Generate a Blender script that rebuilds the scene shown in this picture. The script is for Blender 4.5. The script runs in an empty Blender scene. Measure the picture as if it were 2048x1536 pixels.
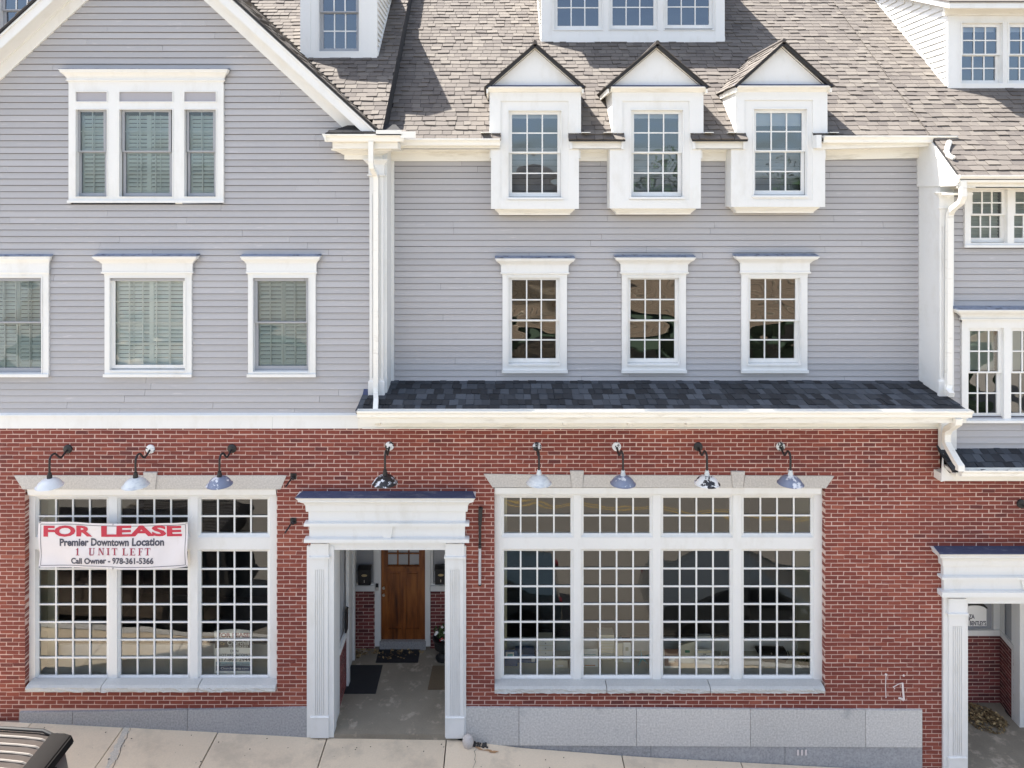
import bpy, bmesh, math, random
from math import radians, sin, cos, pi, sqrt, floor
from mathutils import Vector, Matrix, noise
random.seed(7)
sc = bpy.context.scene
col = sc.collection

# ------------------------------------------------------------------ camera, sky, sun, exposure
F = 1400.0; CX = 1000.0; CY = 390.0; CZ = 8.8          # focal length in photo pixels, axis point, camera height
cam_d = bpy.data.cameras.new('camera'); cam = bpy.data.objects.new('camera', cam_d); col.objects.link(cam)
cam_d.sensor_width = 36; cam_d.lens = 36*F/2048
cam_d.shift_x = (1024-CX)/2048; cam_d.shift_y = -(768-CY)/2048
cam_d.clip_start = .05; cam_d.clip_end = 500
cam.location = (0, 0, CZ); cam.rotation_euler = (pi/2, 0, 0)
sc.camera = cam
SUN = Vector((-.428, .152, .891)).normalized()
world = bpy.data.worlds.new('World'); sc.world = world; world.use_nodes = True
wn = world.node_tree.nodes; wl = world.node_tree.links
sky = wn.new('ShaderNodeTexSky'); sky.sky_type = 'NISHITA'; sky.sun_disc = False
sky.sun_elevation = math.asin(SUN.z); sky.sun_rotation = math.atan2(SUN.x, SUN.y)
sky.air_density = 1.0; sky.dust_density = 2.0; sky.ozone_density = 1.0
bg = wn['Background']; bg.inputs['Strength'].default_value = .105
hs = wn.new('ShaderNodeHueSaturation'); hs.inputs['Saturation'].default_value = .72; wl.new(sky.outputs[0], hs.inputs['Color']); wl.new(hs.outputs[0], bg.inputs[0])
sl = bpy.data.lights.new('sun', 'SUN'); sl.energy = 5.0; sl.angle = radians(.5); sl.color = (1, .95, .87)
so = bpy.data.objects.new('sun', sl); col.objects.link(so)
so.rotation_euler = (-SUN).to_track_quat('-Z', 'Y').to_euler(); so.location = (0, 0, 40)
sc.view_settings.view_transform = 'Standard'; sc.view_settings.look = 'None'
sc.view_settings.exposure = 2.0; sc.view_settings.gamma = 1
sc.view_settings.use_curve_mapping = False

# ------------------------------------------------------------------ photo measurement -> metres at a known depth
def PX(px, Y): return (px-CX)*Y/F
def PZ(py, Y): return CZ + (CY-py)*Y/F
YB = 11.30      # face of the bricks and of the gabled block
YM = 11.75      # recessed middle wall
YR = 11.22      # right wing wall
G0 = PZ(1439, YB); GS = (PZ(1541, YB)-PZ(1439, YB))/(PX(1845, YB)-PX(0, YB)); GX = PX(0, YB)
def GL(x): return G0 + GS*(x-GX)                          # the street's even slope
GK = [(PX(p, YB), PZ(q, YB)) for p, q in ((0, 1439), (640, 1472.5), (925, 1477), (1040, 1492), (1300, 1512), (1845, 1541))]
def G(x, y=11.3):                                         # sidewalk level: a little apron before the entry
    g = GL(x)
    if y > 9.6 and GK[0][0] < x < GK[-1][0]:
        for (a, b), (c, d) in zip(GK, GK[1:]):
            if a <= x <= c: g += (b+(d-b)*(x-a)/(c-a)-g)*min(1, (y-9.6)/1.1)
    return g

# ------------------------------------------------------------------ materials
MATS = {}
def nodes_of(name):
    m = bpy.data.materials.new(name); m.use_nodes = True
    nt = m.node_tree; return m, nt, nt.nodes, nt.links, nt.nodes['Principled BSDF']
def ramp(n, stops):
    r = n.new('ShaderNodeValToRGB'); e = r.color_ramp.elements
    while len(e) < len(stops): e.new(.5)
    for i, (p, c) in enumerate(stops): e[i].position = p; e[i].color = (*c, 1)
    return r
def math_node(n, l, op, a, b=None, c=None):
    m = n.new('ShaderNodeMath'); m.operation = op
    for i, v in enumerate((a, b, c)):
        if v is None: continue
        if isinstance(v, (int, float)): m.inputs[i].default_value = v
        else: l.new(v, m.inputs[i])
    return m.outputs[0]
def noise_node(n, l, scale, detail=3, stretch=None, rough=.6):
    g = n.new('ShaderNodeNewGeometry'); src = g.outputs['Position']
    if stretch:
        mp = n.new('ShaderNodeMapping'); mp.inputs['Scale'].default_value = stretch; l.new(src, mp.inputs[0]); src = mp.outputs[0]
    t = n.new('ShaderNodeTexNoise'); t.inputs['Scale'].default_value = scale; t.inputs['Detail'].default_value = detail
    t.inputs['Roughness'].default_value = rough; l.new(src, t.inputs['Vector']); return t.outputs['Fac']
def tone_node(n, l):
    a = n.new('ShaderNodeAttribute'); a.attribute_name = 'tone'
    b = n.new('ShaderNodeAttribute'); b.attribute_type = 'OBJECT'; b.attribute_name = 'otone'
    return math_node(n, l, 'ADD', a.outputs['Fac'], b.outputs['Fac'])
def pmat(name, c, rough=.8, var=.08, vscale=1.2, fine=.04, fscale=60, tone=0, metal=0, bump=0, bscale=80,
         stain=None, sthr=.62, sscale=2.5, sstretch=None, samt=.6, swid=.08, tramp=None, spec=.5, coat=0):
    m, nt, n, l, b = nodes_of(name)
    b.inputs['Roughness'].default_value = rough; b.inputs['Metallic'].default_value = metal
    b.inputs['Specular IOR Level'].default_value = spec
    b.inputs['Coat Weight'].default_value = coat
    k = math_node(n, l, 'MULTIPLY_ADD', noise_node(n, l, vscale, 3), 2*var, 1-var)
    k = math_node(n, l, 'ADD', k, math_node(n, l, 'MULTIPLY_ADD', noise_node(n, l, fscale, 2), 2*fine, -fine))
    base = None
    if tramp:
        r = ramp(n, tramp); l.new(tone_node(n, l), r.inputs[0]); base = r.outputs[0]
    elif tone:
        k = math_node(n, l, 'ADD', k, math_node(n, l, 'MULTIPLY_ADD', tone_node(n, l), 2*tone, -tone))
    mx = n.new('ShaderNodeMix'); mx.data_type = 'RGBA'; mx.blend_type = 'MULTIPLY'; mx.inputs[0].default_value = 1
    if base: l.new(base, mx.inputs[6])
    else: mx.inputs[6].default_value = (*c, 1)
    cmb = n.new('ShaderNodeCombineColor')
    for i in range(3): l.new(k, cmb.inputs[i])
    l.new(cmb.outputs[0], mx.inputs[7]); out = mx.outputs[2]
    if stain:
        s = noise_node(n, l, sscale, 5, sstretch, .65)
        mr = n.new('ShaderNodeMapRange'); mr.inputs[1].default_value = sthr-swid; mr.inputs[2].default_value = sthr+swid
        mr.inputs[4].default_value = samt; l.new(s, mr.inputs[0])
        m2 = n.new('ShaderNodeMix'); m2.data_type = 'RGBA'; l.new(mr.outputs[0], m2.inputs[0]); l.new(out, m2.inputs[6])
        m2.inputs[7].default_value = (*stain, 1); out = m2.outputs[2]
    l.new(out, b.inputs['Base Color'])
    if bump:
        bp = n.new('ShaderNodeBump'); bp.inputs['Strength'].default_value = bump; bp.inputs['Distance'].default_value = .01
        l.new(noise_node(n, l, bscale, 4), bp.inputs['Height']); l.new(bp.outputs[0], b.inputs['Normal'])
    MATS[name] = m; return m
WHITE = pmat('white_paint', (.735, .735, .715), .55, .04, .8, .02, 30, stain=(.58, .56, .50), sthr=.60, sscale=2.5, sstretch=(1.5, 1, .6), samt=.30)
TRIM = pmat('weathered_trim', (.78, .76, .70), .6, .05, 1.2, .03, 30, stain=(.42, .37, .29), sthr=.63, sscale=1.6, sstretch=(1, 1, 7), samt=.5, swid=.1)
GUTTER = pmat('gutter_enamel', (.82, .80, .74), .4, .04, 1.5, .02, 30, stain=(.40, .35, .28), sthr=.67, sscale=3, sstretch=(1, 1, 5), samt=.55)
GREYF = pmat('grey_sash_paint', (.33, .34, .36), .5, .05, 2, .03, 40)
SIDING = pmat('grey_siding_paint', (.405, .396, .400), .62, .05, .7, .03, 18, tone=.05, stain=(.58, .55, .54), sthr=.67, sscale=2.2, sstretch=(1, 1, 9), samt=.6, swid=.05)
GROOVE_SHADE = pmat('groove_shade_backing', (.10, .095, .10), .9)  # dark backing colour that paints the shade line under each clapboard
PANELG = pmat('grey_panel_paint', (.37, .36, .385), .6, .04, 1, .02, 30)
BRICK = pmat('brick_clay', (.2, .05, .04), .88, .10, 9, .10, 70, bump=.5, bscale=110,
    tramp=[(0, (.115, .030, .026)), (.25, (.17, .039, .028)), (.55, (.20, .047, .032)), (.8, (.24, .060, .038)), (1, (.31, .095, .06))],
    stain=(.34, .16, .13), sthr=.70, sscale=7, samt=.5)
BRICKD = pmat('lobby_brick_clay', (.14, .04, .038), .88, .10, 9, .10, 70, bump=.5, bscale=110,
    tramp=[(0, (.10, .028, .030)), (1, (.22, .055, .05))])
MORTAR = pmat('pink_mortar', (.56, .395, .335), .95, .10, 2, .10, 60, bump=.4, stain=(.66, .51, .45), sthr=.58, sscale=1.2, samt=.5)
GRAN_L = pmat('dressed_granite', (.50, .475, .44), .8, .04, 1.5, .35, 38, tone=.05)
GRAN_S = pmat('rough_granite', (.50, .50, .48), .85, .06, 2, .22, 55, tone=.05, bump=.3, bscale=40)
GRAN_B = pmat('granite_base', (.54, .525, .50), .8, .07, 1.2, .45, 34, tone=.08, stain=(.20, .21, .23), sthr=.66, sscale=1.0, samt=.55, swid=.05)
GRAN_D = pmat('dark_granite', (.33, .33, .335), .8, .08, 1.5, .5, 34, tone=.08)
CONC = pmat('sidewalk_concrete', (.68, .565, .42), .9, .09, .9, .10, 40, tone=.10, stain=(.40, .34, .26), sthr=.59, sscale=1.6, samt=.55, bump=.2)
ROUGHC = pmat('rough_aggregate', (.50, .46, .39), .95, .15, 6, .35, 45, bump=.6, bscale=60)
RUST = pmat('rust_stain', (.45, .26, .13), .95, .2, 6)
JOINT = pmat('joint_dirt', (.06, .055, .05), .95, .2, 10)
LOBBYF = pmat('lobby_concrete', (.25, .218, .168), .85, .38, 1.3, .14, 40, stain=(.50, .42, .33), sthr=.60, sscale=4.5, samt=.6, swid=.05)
ASPH = pmat('asphalt', (.22, .20, .172), .9, .1, .5, .15, 80)
SHW = pmat('weathered_shingle', (.2, .18, .16), .95, .07, .6, .18, 90,
    tramp=[(0, (.084, .073, .067)), (.3, (.103, .090, .081)), (.7, (.116, .102, .091)), (1, (.134, .119, .105))])
SHD = pmat('charcoal_shingle', (.06, .06, .07), .92, .06, 1, .22, 90,
    tramp=[(0, (.014, .015, .018)), (.35, (.024, .027, .033)), (.65, (.044, .050, .060)), (1, (.074, .084, .100))])
UNDER = pmat('roof_felt', (.02, .02, .022), .95)
EDGE = pmat('black_drip_edge', (.018, .017, .017), .7)
LEAD = pmat('lead_flashing', (.075, .088, .15), .9, .2, 4, .15, 40, spec=.1, stain=(.36, .38, .42), sthr=.62, sscale=7, sstretch=(.5, 1, 3), samt=.30)
BLACK = pmat('black_iron', (.013, .013, .014), .5, .1)
BLACKCHIP = pmat('chipped_black_enamel', (.013, .013, .016), .45, .1, stain=(.62, .64, .68), sthr=.55, sscale=9, samt=1, swid=.012)
WHITECHIP = pmat('chipped_white_enamel', (.72, .73, .72), .4, .05, stain=(.012, .012, .015), sthr=.53, sscale=8, samt=1, swid=.01)
LEADW = pmat('weathered_cap_lead', (.24, .27, .33), .8, .25, 6, .2, 40, spec=.1, stain=(.05, .05, .06), sthr=.6, sscale=9, samt=.8)
ENAMEL = pmat('white_enamel', (.66, .68, .69), .35, .04, 3)
ENAMELG = pmat('worn_white_enamel', (.62, .65, .65), .4, .06, 5, stain=(.42, .46, .50), sthr=.56, sscale=8, sstretch=(1, 1, 3), samt=.7)
ENAMELB = pmat('blue_grey_enamel', (.17, .20, .28), .35, .08, 5, stain=(.72, .73, .75), sthr=.57, sscale=7, samt=.9, swid=.02)
WOODM = None
BANNERM = pmat('banner_vinyl', (.74, .70, .70), .5, .05, 3, .02, 20, stain=(.62, .56, .50), sthr=.64, sscale=5, samt=.5)
RED = pmat('red_ink', (.50, .03, .06), .6, .10, 8)
INK = pmat('dark_ink', (.07, .07, .095), .6, .08, 8)
DRED = pmat('dark_red_ink', (.16, .01, .02), .6)
PAPER = pmat('white_board', (.84, .84, .82), .6)
CREAM = pmat('cream_display', (.76, .71, .57), .7, .05)
OLIVE = pmat('olive_cream_wall', (.56, .55, .42), .8, .04)
TAUPE = pmat('shop_back_wall', (.33, .30, .25), .9, .06)
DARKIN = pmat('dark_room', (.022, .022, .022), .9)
DARKFL = pmat('dark_floor', (.05, .045, .04), .6)
BLUEB = pmat('blue_board', (.05, .12, .26), .6)
TEAL = pmat('teal_starfish', (.22, .52, .55), .7)
WHITESTAR = pmat('pale_starfish', (.55, .60, .55), .7)
BROWNP = pmat('brown_poster', (.22, .13, .10), .7)
NAVY = pmat('navy_band', (.03, .05, .12), .5)
GREYBAND = pmat('grey_band', (.13, .12, .11), .5)
WREATH = pmat('dry_wreath', (.19, .17, .07), .9, .3, 30)
BRONZE = pmat('gold_badge', (.55, .45, .25), .35, metal=.8)
STEEL = pmat('brushed_nickel', (.6, .58, .55), .3, metal=.9)
MATB = pmat('black_rubber_mat', (.018, .019, .022), .85, .2, 20, .2, 60, bump=.4, bscale=60)
MATT = pmat('tan_woven_mat', (.15, .108, .066), .9, .1, 10, .3, 60, bump=.5, bscale=70)
BLIND = pmat('white_blind', (.74, .76, .74), .6, .03)
CARP = pmat('taupe_car_paint', (.085, .072, .066), .28, .03, metal=.55, spec=.6, coat=.5)
CARD = pmat('black_car_paint', (.07, .08, .085), .2, .03, coat=.8)
CARB = pmat('dark_blue_car_paint', (.05, .08, .10), .2, .03, coat=.8)
CARGL = pmat('dark_car_glass', (.012, .014, .016), .05, .02, spec=.9)
ALLOY = pmat('alloy_wheel', (.45, .44, .43), .3, metal=.8)
RIB = pmat('bright_roof_rib', (.33, .31, .29), .35, .03, metal=.7)
TYRE = pmat('tyre_rubber', (.02, .02, .02), .85)
LEAF = pmat('tree_leaf', (.055, .10, .025), .7, .25, 1.5, .1, 20)
BARK = pmat('tree_bark', (.10, .08, .06), .95)
DRYLEAF = pmat('dry_leaves', (.17, .12, .055), .85, .3, 12, .1, 60, tramp=[(0, (.08, .05, .025)), (.5, (.22, .15, .07)), (1, (.46, .34, .17))])
OPPW = pmat('tan_shop_wall', (.36, .30, .22), .85, .08)
OPPR = pmat('brown_roof_shingle', (.17, .125, .085), .9, .40, .9, .2, 20)
GREENAWN = pmat('green_awning', (.03, .055, .03), .8)
ROCK = pmat('pale_rock', (.55, .50, .46), .9, .2, 12, .15, 60, bump=.5)
SILVER = pmat('silvered_pole', (.48, .49, .52), .45, .1, 8, metal=.4)
FLOWER = pmat('white_petal', (.8, .8, .78), .7)
FLOWERR = pmat('red_petal', (.45, .03, .03), .7)
CHALK = pmat('white_residue', (.72, .64, .62), .9)
SCREEN = pmat('pale_panel_glass', (.36, .37, .39), .25)
def wood():
    m, nt, n, l, b = nodes_of('varnished_oak')
    s = noise_node(n, l, 2.2, 5, (5, 5, .5), .6); r = ramp(n, [(.32, (.05, .014, .005)), (.5, (.19, .055, .011)), (.72, (.33, .115, .024))])
    l.new(s, r.inputs[0]); l.new(r.outputs[0], b.inputs['Base Color']); b.inputs['Roughness'].default_value = .35; return m
WOODM = wood()
def glass(name, tint, k=2.2, add=.05, wave=.0, wscale=2.2, refl=(1, 1, 1)):
    m, nt, n, l, b = nodes_of(name); n.remove(b); out = n['Material Output']
    tr = n.new('ShaderNodeBsdfTransparent'); tr.inputs[0].default_value = (*tint, 1)
    gl = n.new('ShaderNodeBsdfGlossy'); gl.inputs['Roughness'].default_value = .0; gl.inputs[0].default_value = (*refl, 1)
    fr = n.new('ShaderNodeFresnel'); fr.inputs[0].default_value = 1.5
    f = math_node(n, l, 'MULTIPLY_ADD', fr.outputs[0], k, add); f = math_node(n, l, 'MINIMUM', f, 1.0)
    mx = n.new('ShaderNodeMixShader'); l.new(f, mx.inputs[0]); l.new(tr.outputs[0], mx.inputs[1]); l.new(gl.outputs[0], mx.inputs[2])
    if wave:
        bp = n.new('ShaderNodeBump'); bp.inputs['Strength'].default_value = 1; bp.inputs['Distance'].default_value = wave
        l.new(noise_node(n, l, wscale, 1, (1, 1, 1.6)), bp.inputs['Height']); l.new(bp.outputs[0], gl.inputs['Normal'])
    l.new(mx.outputs[0], out.inputs[0]); MATS[name] = m; return m
GL_SHOP = glass('shop_glass', (.93, .95, .91), 1.15, .02, .003, 1.3)
GL_UP = glass('upper_glass', (.62, .66, .62), 2.4, .03, .02, 1.1)
GL_DORM = glass('dormer_glass', (.70, .72, .74), 2.6, .04, .006, 1.6, (.72, .84, 1))
GL_GREEN = glass('green_tinted_glass', (.73, .79, .78), 1.7, .01, .012, 1.3, (.86, .93, 1))
GL_CLEARG = glass('pale_green_glass', (.95, 1.0, .99), 1.2, .0, .02, 2.2)
GL_TRAFFIC = glass('door_glass', (.75, .78, .74), 2.0, .04)

# ------------------------------------------------------------------ builders
ORG = {}                                     # world origin of each object whose children are laid out in world space
def link(o, parent=None):
    col.objects.link(o)
    if parent is not None: o.parent = parent
    return o
def tag(o, label=None, cat=None, group=None, kind=None):
    if label: o['label'] = label
    if cat: o['category'] = cat
    if group: o['group'] = group
    if kind: o['kind'] = kind
    return o
def empty(name, loc, rot=(0, 0, 0), local=False):
    o = bpy.data.objects.new(name, None); o.empty_display_size = .2; link(o)
    o.location = loc; o.rotation_euler = rot
    ORG[o.name] = Vector((0, 0, 0)) if local else Vector(loc)
    return o
class MB:
    def __init__(s): s.v = []; s.f = []; s.t = []; s.tone = 0
    def add(s, vs, fs):
        k = len(s.v); s.v += [tuple(v) for v in vs]
        for f in fs: s.f.append(tuple(i+k for i in f)); s.t.append(s.tone)
        return s
    def box(s, x0, x1, y0, y1, z0, z1):
        if x0 > x1: x0, x1 = x1, x0
        if y0 > y1: y0, y1 = y1, y0
        if z0 > z1: z0, z1 = z1, z0
        return s.add([(x0,y0,z0),(x1,y0,z0),(x1,y1,z0),(x0,y1,z0),(x0,y0,z1),(x1,y0,z1),(x1,y1,z1),(x0,y1,z1)],
              [(0,1,5,4),(1,2,6,5),(2,3,7,6),(3,0,4,7),(4,5,6,7),(3,2,1,0)])
    def hexa(s, p): return s.add(p, [(0,1,5,4),(1,2,6,5),(2,3,7,6),(3,0,4,7),(4,5,6,7),(3,2,1,0)])
    def prism_xz(s, pts, y0, y1):            # polygon counter-clockwise seen from -Y
        n = len(pts); vs = [(x, y0, z) for x, z in pts] + [(x, y1, z) for x, z in pts]
        return s.add(vs, [tuple(range(n)), tuple(range(2*n-1, n-1, -1))] + [(i+n, (i+1) % n+n, (i+1) % n, i) for i in range(n)])
    def prism_yz(s, pts, x0, x1):
        n = len(pts); vs = [(x0, y, z) for y, z in pts] + [(x1, y, z) for y, z in pts]
        return s.add(vs, [tuple(range(n-1, -1, -1)), tuple(range(n, 2*n))] + [(i, (i+1) % n, (i+1) % n+n, i+n) for i in range(n)])
    def prism_xy(s, pts, z0, z1):
        n = len(pts); vs = [(x, y, z0) for x, y in pts] + [(x, y, z1) for x, y in pts]
        return s.add(vs, [tuple(range(n-1, -1, -1)), tuple(range(n, 2*n))] + [(i, (i+1) % n, (i+1) % n+n, i+n) for i in range(n)])
    def stack(s, x0, x1, yw, levels):        # rings growing out of a wall at yw: levels (z, projection), top to bottom
        vs = []; fs = []
        for z, p in levels: vs += [(x0-p, yw, z), (x0-p, yw-p-.001, z), (x1+p, yw-p-.001, z), (x1+p, yw, z)]
        for i in range(len(levels)-1):
            a = 4*i; b = a+4
            for j in range(3): fs.append((a+j, b+j, b+j+1, a+j+1))
            fs.append((a+3, b+3, b, a))
        fs.append((0, 1, 2, 3)); k = 4*(len(levels)-1); fs.append((k+3, k+2, k+1, k))
        return s.add(vs, fs)
    def tube(s, pts, r, n=8, caps=True):
        pts = [Vector(p) for p in pts]; rings = []; up = Vector((.13, .21, 1)).normalized()
        rr = r if isinstance(r, (list, tuple)) else [r]*len(pts)
        vs = []
        for i, p in enumerate(pts):
            d = (pts[min(i+1, len(pts)-1)]-pts[max(i-1, 0)]).normalized()
            a = d.cross(up); a = a.normalized() if a.length > 1e-4 else Vector((1, 0, 0)); b = d.cross(a)
            for k in range(n): t = 2*pi*k/n; vs.append(p+(a*cos(t)+b*sin(t))*rr[i])
        fs = []
        for i in range(len(pts)-1):
            for k in range(n): fs.append((i*n+k, i*n+(k+1) % n, (i+1)*n+(k+1) % n, (i+1)*n+k))
        if caps: fs.append(tuple(range(n-1, -1, -1))); fs.append(tuple((len(pts)-1)*n+k for k in range(n)))
        return s.add(vs, fs)
    def rtube(s, pts, w, d, wdir=(1, 0, 0)): # rectangular pipe, w along wdir
        pts = [Vector(p) for p in pts]; W = Vector(wdir).normalized(); vs = []
        for i, p in enumerate(pts):
            t = (pts[min(i+1, len(pts)-1)]-pts[max(i-1, 0)]).normalized()
            a = (W-t*W.dot(t)).normalized(); b = t.cross(a)
            for sx, sy in ((-1, -1), (1, -1), (1, 1), (-1, 1)): vs.append(p+a*sx*w/2+b*sy*d/2)
        fs = []
        for i in range(len(pts)-1):
            for k in range(4): fs.append((i*4+k, i*4+(k+1) % 4, (i+1)*4+(k+1) % 4, (i+1)*4+k))
        fs.append((3, 2, 1, 0)); k = 4*(len(pts)-1); fs.append((k, k+1, k+2, k+3))
        return s.add(vs, fs)
    def lathe(s, prof, cx=0, cy=0, n=24):    # prof (r, z) about the z axis
        vs = []; fs = []
        for r, z in prof:
            for k in range(n): t = 2*pi*k/n; vs.append((cx+r*cos(t), cy+r*sin(t), z))
        for i in range(len(prof)-1):
            for k in range(n): fs.append((i*n+k, i*n+(k+1) % n, (i+1)*n+(k+1) % n, (i+1)*n+k))
        return s.add(vs, fs)
    def frame(s, x0, x1, z0, z1, X0, X1, Z0, Z1, y0, y1):     # rectangular ring, outer X0.., inner x0..
        s.box(X0, x0, y0, y1, Z0, Z1); s.box(x1, X1, y0, y1, Z0, Z1)
        s.box(x0, x1, y0, y1, z1, Z1); s.box(x0, x1, y0, y1, Z0, z0); return s
    def build(s, name, mat, parent=None, smooth=False, bev=0, autofix=True):
        if not s.v: return None
        lo = Vector([min(v[i] for v in s.v) for i in range(3)]); hi = Vector([max(v[i] for v in s.v) for i in range(3)])
        c = (lo+hi)/2
        me = bpy.data.meshes.new(name); me.from_pydata([tuple(Vector(v)-c) for v in s.v], [], s.f)
        if any(s.t):
            at = me.attributes.new('tone', 'FLOAT', 'FACE'); at.data.foreach_set('value', s.t)
        if autofix or bev:
            bm = bmesh.new(); bm.from_mesh(me)
            if autofix: bmesh.ops.recalc_face_normals(bm, faces=bm.faces)
            if bev:
                bmesh.ops.remove_doubles(bm, verts=bm.verts, dist=1e-5)
                es = [e for e in bm.edges if len(e.link_faces) == 2 and e.calc_face_angle(0) > .5]
                bmesh.ops.bevel(bm, geom=es, offset=bev, segments=2, affect='EDGES', clamp_overlap=True)
            bm.to_mesh(me); bm.free()
        if smooth:
            me.shade_smooth()
            try: me.set_sharp_from_angle(angle=radians(38))
            except Exception: pass
        me.materials.append(mat)
        o = bpy.data.objects.new(name, me); link(o, parent)
        base = ORG[parent.name] if parent is not None else Vector((0, 0, 0))
        o.location = c-base; ORG[o.name] = Vector(c)
        return o
# repeated pieces: unit meshes placed by a matrix; the largest 300 of each name become objects, the rest one 'stuff' part
PIECES = {}
UNIT = {}
def unit(key, vs, fs, mat):
    me = bpy.data.meshes.new(key); me.from_pydata(vs, [], fs); me.materials.append(mat)
    bm = bmesh.new(); bm.from_mesh(me); bmesh.ops.recalc_face_normals(bm, faces=bm.faces); bm.to_mesh(me); bm.free()
    UNIT[key] = me; return key
BOXV = [(-.5,-.5,-.5),(.5,-.5,-.5),(.5,.5,-.5),(-.5,.5,-.5),(-.5,-.5,.5),(.5,-.5,.5),(.5,.5,.5),(-.5,.5,.5)]
BOXF = [(0,1,5,4),(1,2,6,5),(2,3,7,6),(3,0,4,7),(4,5,6,7),(3,2,1,0)]
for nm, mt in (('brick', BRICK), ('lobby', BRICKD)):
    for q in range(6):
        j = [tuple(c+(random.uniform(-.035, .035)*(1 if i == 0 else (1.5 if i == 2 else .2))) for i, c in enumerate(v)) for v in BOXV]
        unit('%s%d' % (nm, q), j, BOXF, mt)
for nm, mt in (('shw', SHW), ('shd', SHD)):
    for q in range(4):
        a = random.uniform(-.03, .03); b = random.uniform(-.05, .05)
        # x width, y up-slope (0 = butt edge), z thickness
        vs = [(-.5, 0+b, 0), (.5, 0-b, 0), (.5, 1, 0), (-.5, 1, 0), (-.5+a, 0+b, 1), (.5+a, 0-b, 1), (.5, 1, .25), (-.5, 1, .25)]
        unit('%s%d' % (nm, q), vs, BOXF, mt)
# clapboard: x length, y depth (front -1), z height 0..1
unit('board', [(-.5,-1,.0),(.5,-1,.0),(.5,0,.0),(-.5,0,.0),(-.5,-.25,1),(.5,-.25,1),(.5,0,1),(-.5,0,1)], BOXF, SIDING)
unit('wboard', [(-.5,-1,0),(.5,-1,0),(.5,0,0),(-.5,0,0),(-.5,-.25,1),(.5,-.25,1),(.5,0,1),(-.5,0,1)], BOXF, WHITE)
for nm, mt in (('p_shop', GL_SHOP), ('p_up', GL_UP), ('p_dorm', GL_DORM), ('p_green', GL_GREEN), ('p_clear', GL_CLEARG), ('p_door', GL_TRAFFIC)):
    unit(nm, [(-.5, 0, -.5), (.5, 0, -.5), (.5, 0, .5), (-.5, 0, .5)], [(0, 1, 2, 3)], mt)
def proj(p):
    y = max(p[1], .3); return (CX+F*p[0]/y, CY-F*(p[2]-CZ)/y)
def piece(name, parent, key, M, tone=0):
    me = UNIT[key]; vs = [M @ v.co for v in me.vertices]
    pp = [proj(v) for v in vs]
    x0 = max(0, min(p[0] for p in pp)); x1 = min(2048, max(p[0] for p in pp)); y0 = max(0, min(p[1] for p in pp)); y1 = min(1536, max(p[1] for p in pp))
    size = (x1-x0)*(y1-y0) if x1 > x0 and y1 > y0 else 0
    PIECES.setdefault(name, []).append((size, len(PIECES.get(name, [])), parent, key, M, tone))
def flush_pieces(stuff_parent, limit=300):
    for name, L in PIECES.items():
        L.sort(key=lambda t: (-t[0], t[1]))
        for size, _, parent, key, M, tone in L[:limit]:
            o = bpy.data.objects.new(name, UNIT[key]); link(o, parent); o.matrix_local = Matrix.Translation(-ORG[parent.name]) @ M
            o['otone'] = tone
        rest = L[limit:]
        bymat = {}
        for r in rest: bymat.setdefault(UNIT[r[3]].materials[0].name, []).append(r)
        if not rest: continue
        vs = []; fs = []; ts = []; mi = []; names = list(bymat)
        for q, mn in enumerate(names):
            for size, _, parent, key, M, tone in bymat[mn]:
                me = UNIT[key]; k = len(vs); vs += [tuple(M @ v.co) for v in me.vertices]
                for p in me.polygons: fs.append(tuple(i+k for i in p.vertices)); ts.append(tone); mi.append(q)
        me = bpy.data.meshes.new(name); base = ORG[stuff_parent.name]
        me.from_pydata([tuple(Vector(v)-base) for v in vs], [], fs)
        at = me.attributes.new('tone', 'FLOAT', 'FACE'); at.data.foreach_set('value', ts)
        for mn in names: me.materials.append(bpy.data.materials[mn])
        me.polygons.foreach_set('material_index', mi)
        o = bpy.data.objects.new(name, me); link(o, stuff_parent); o['kind'] = 'stuff'
def TRS(loc, sx, sy, sz, rot=None):
    M = Matrix.Translation(loc)
    if rot is not None: M = M @ rot
    return M @ Matrix.Diagonal((sx, sy, sz, 1))
def subtract(iv, a, b):
    out = []
    for x0, x1 in iv:
        if b <= x0 or a >= x1: out.append((x0, x1)); continue
        if a > x0: out.append((x0, a))
        if b < x1: out.append((b, x1))
    return out

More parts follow.
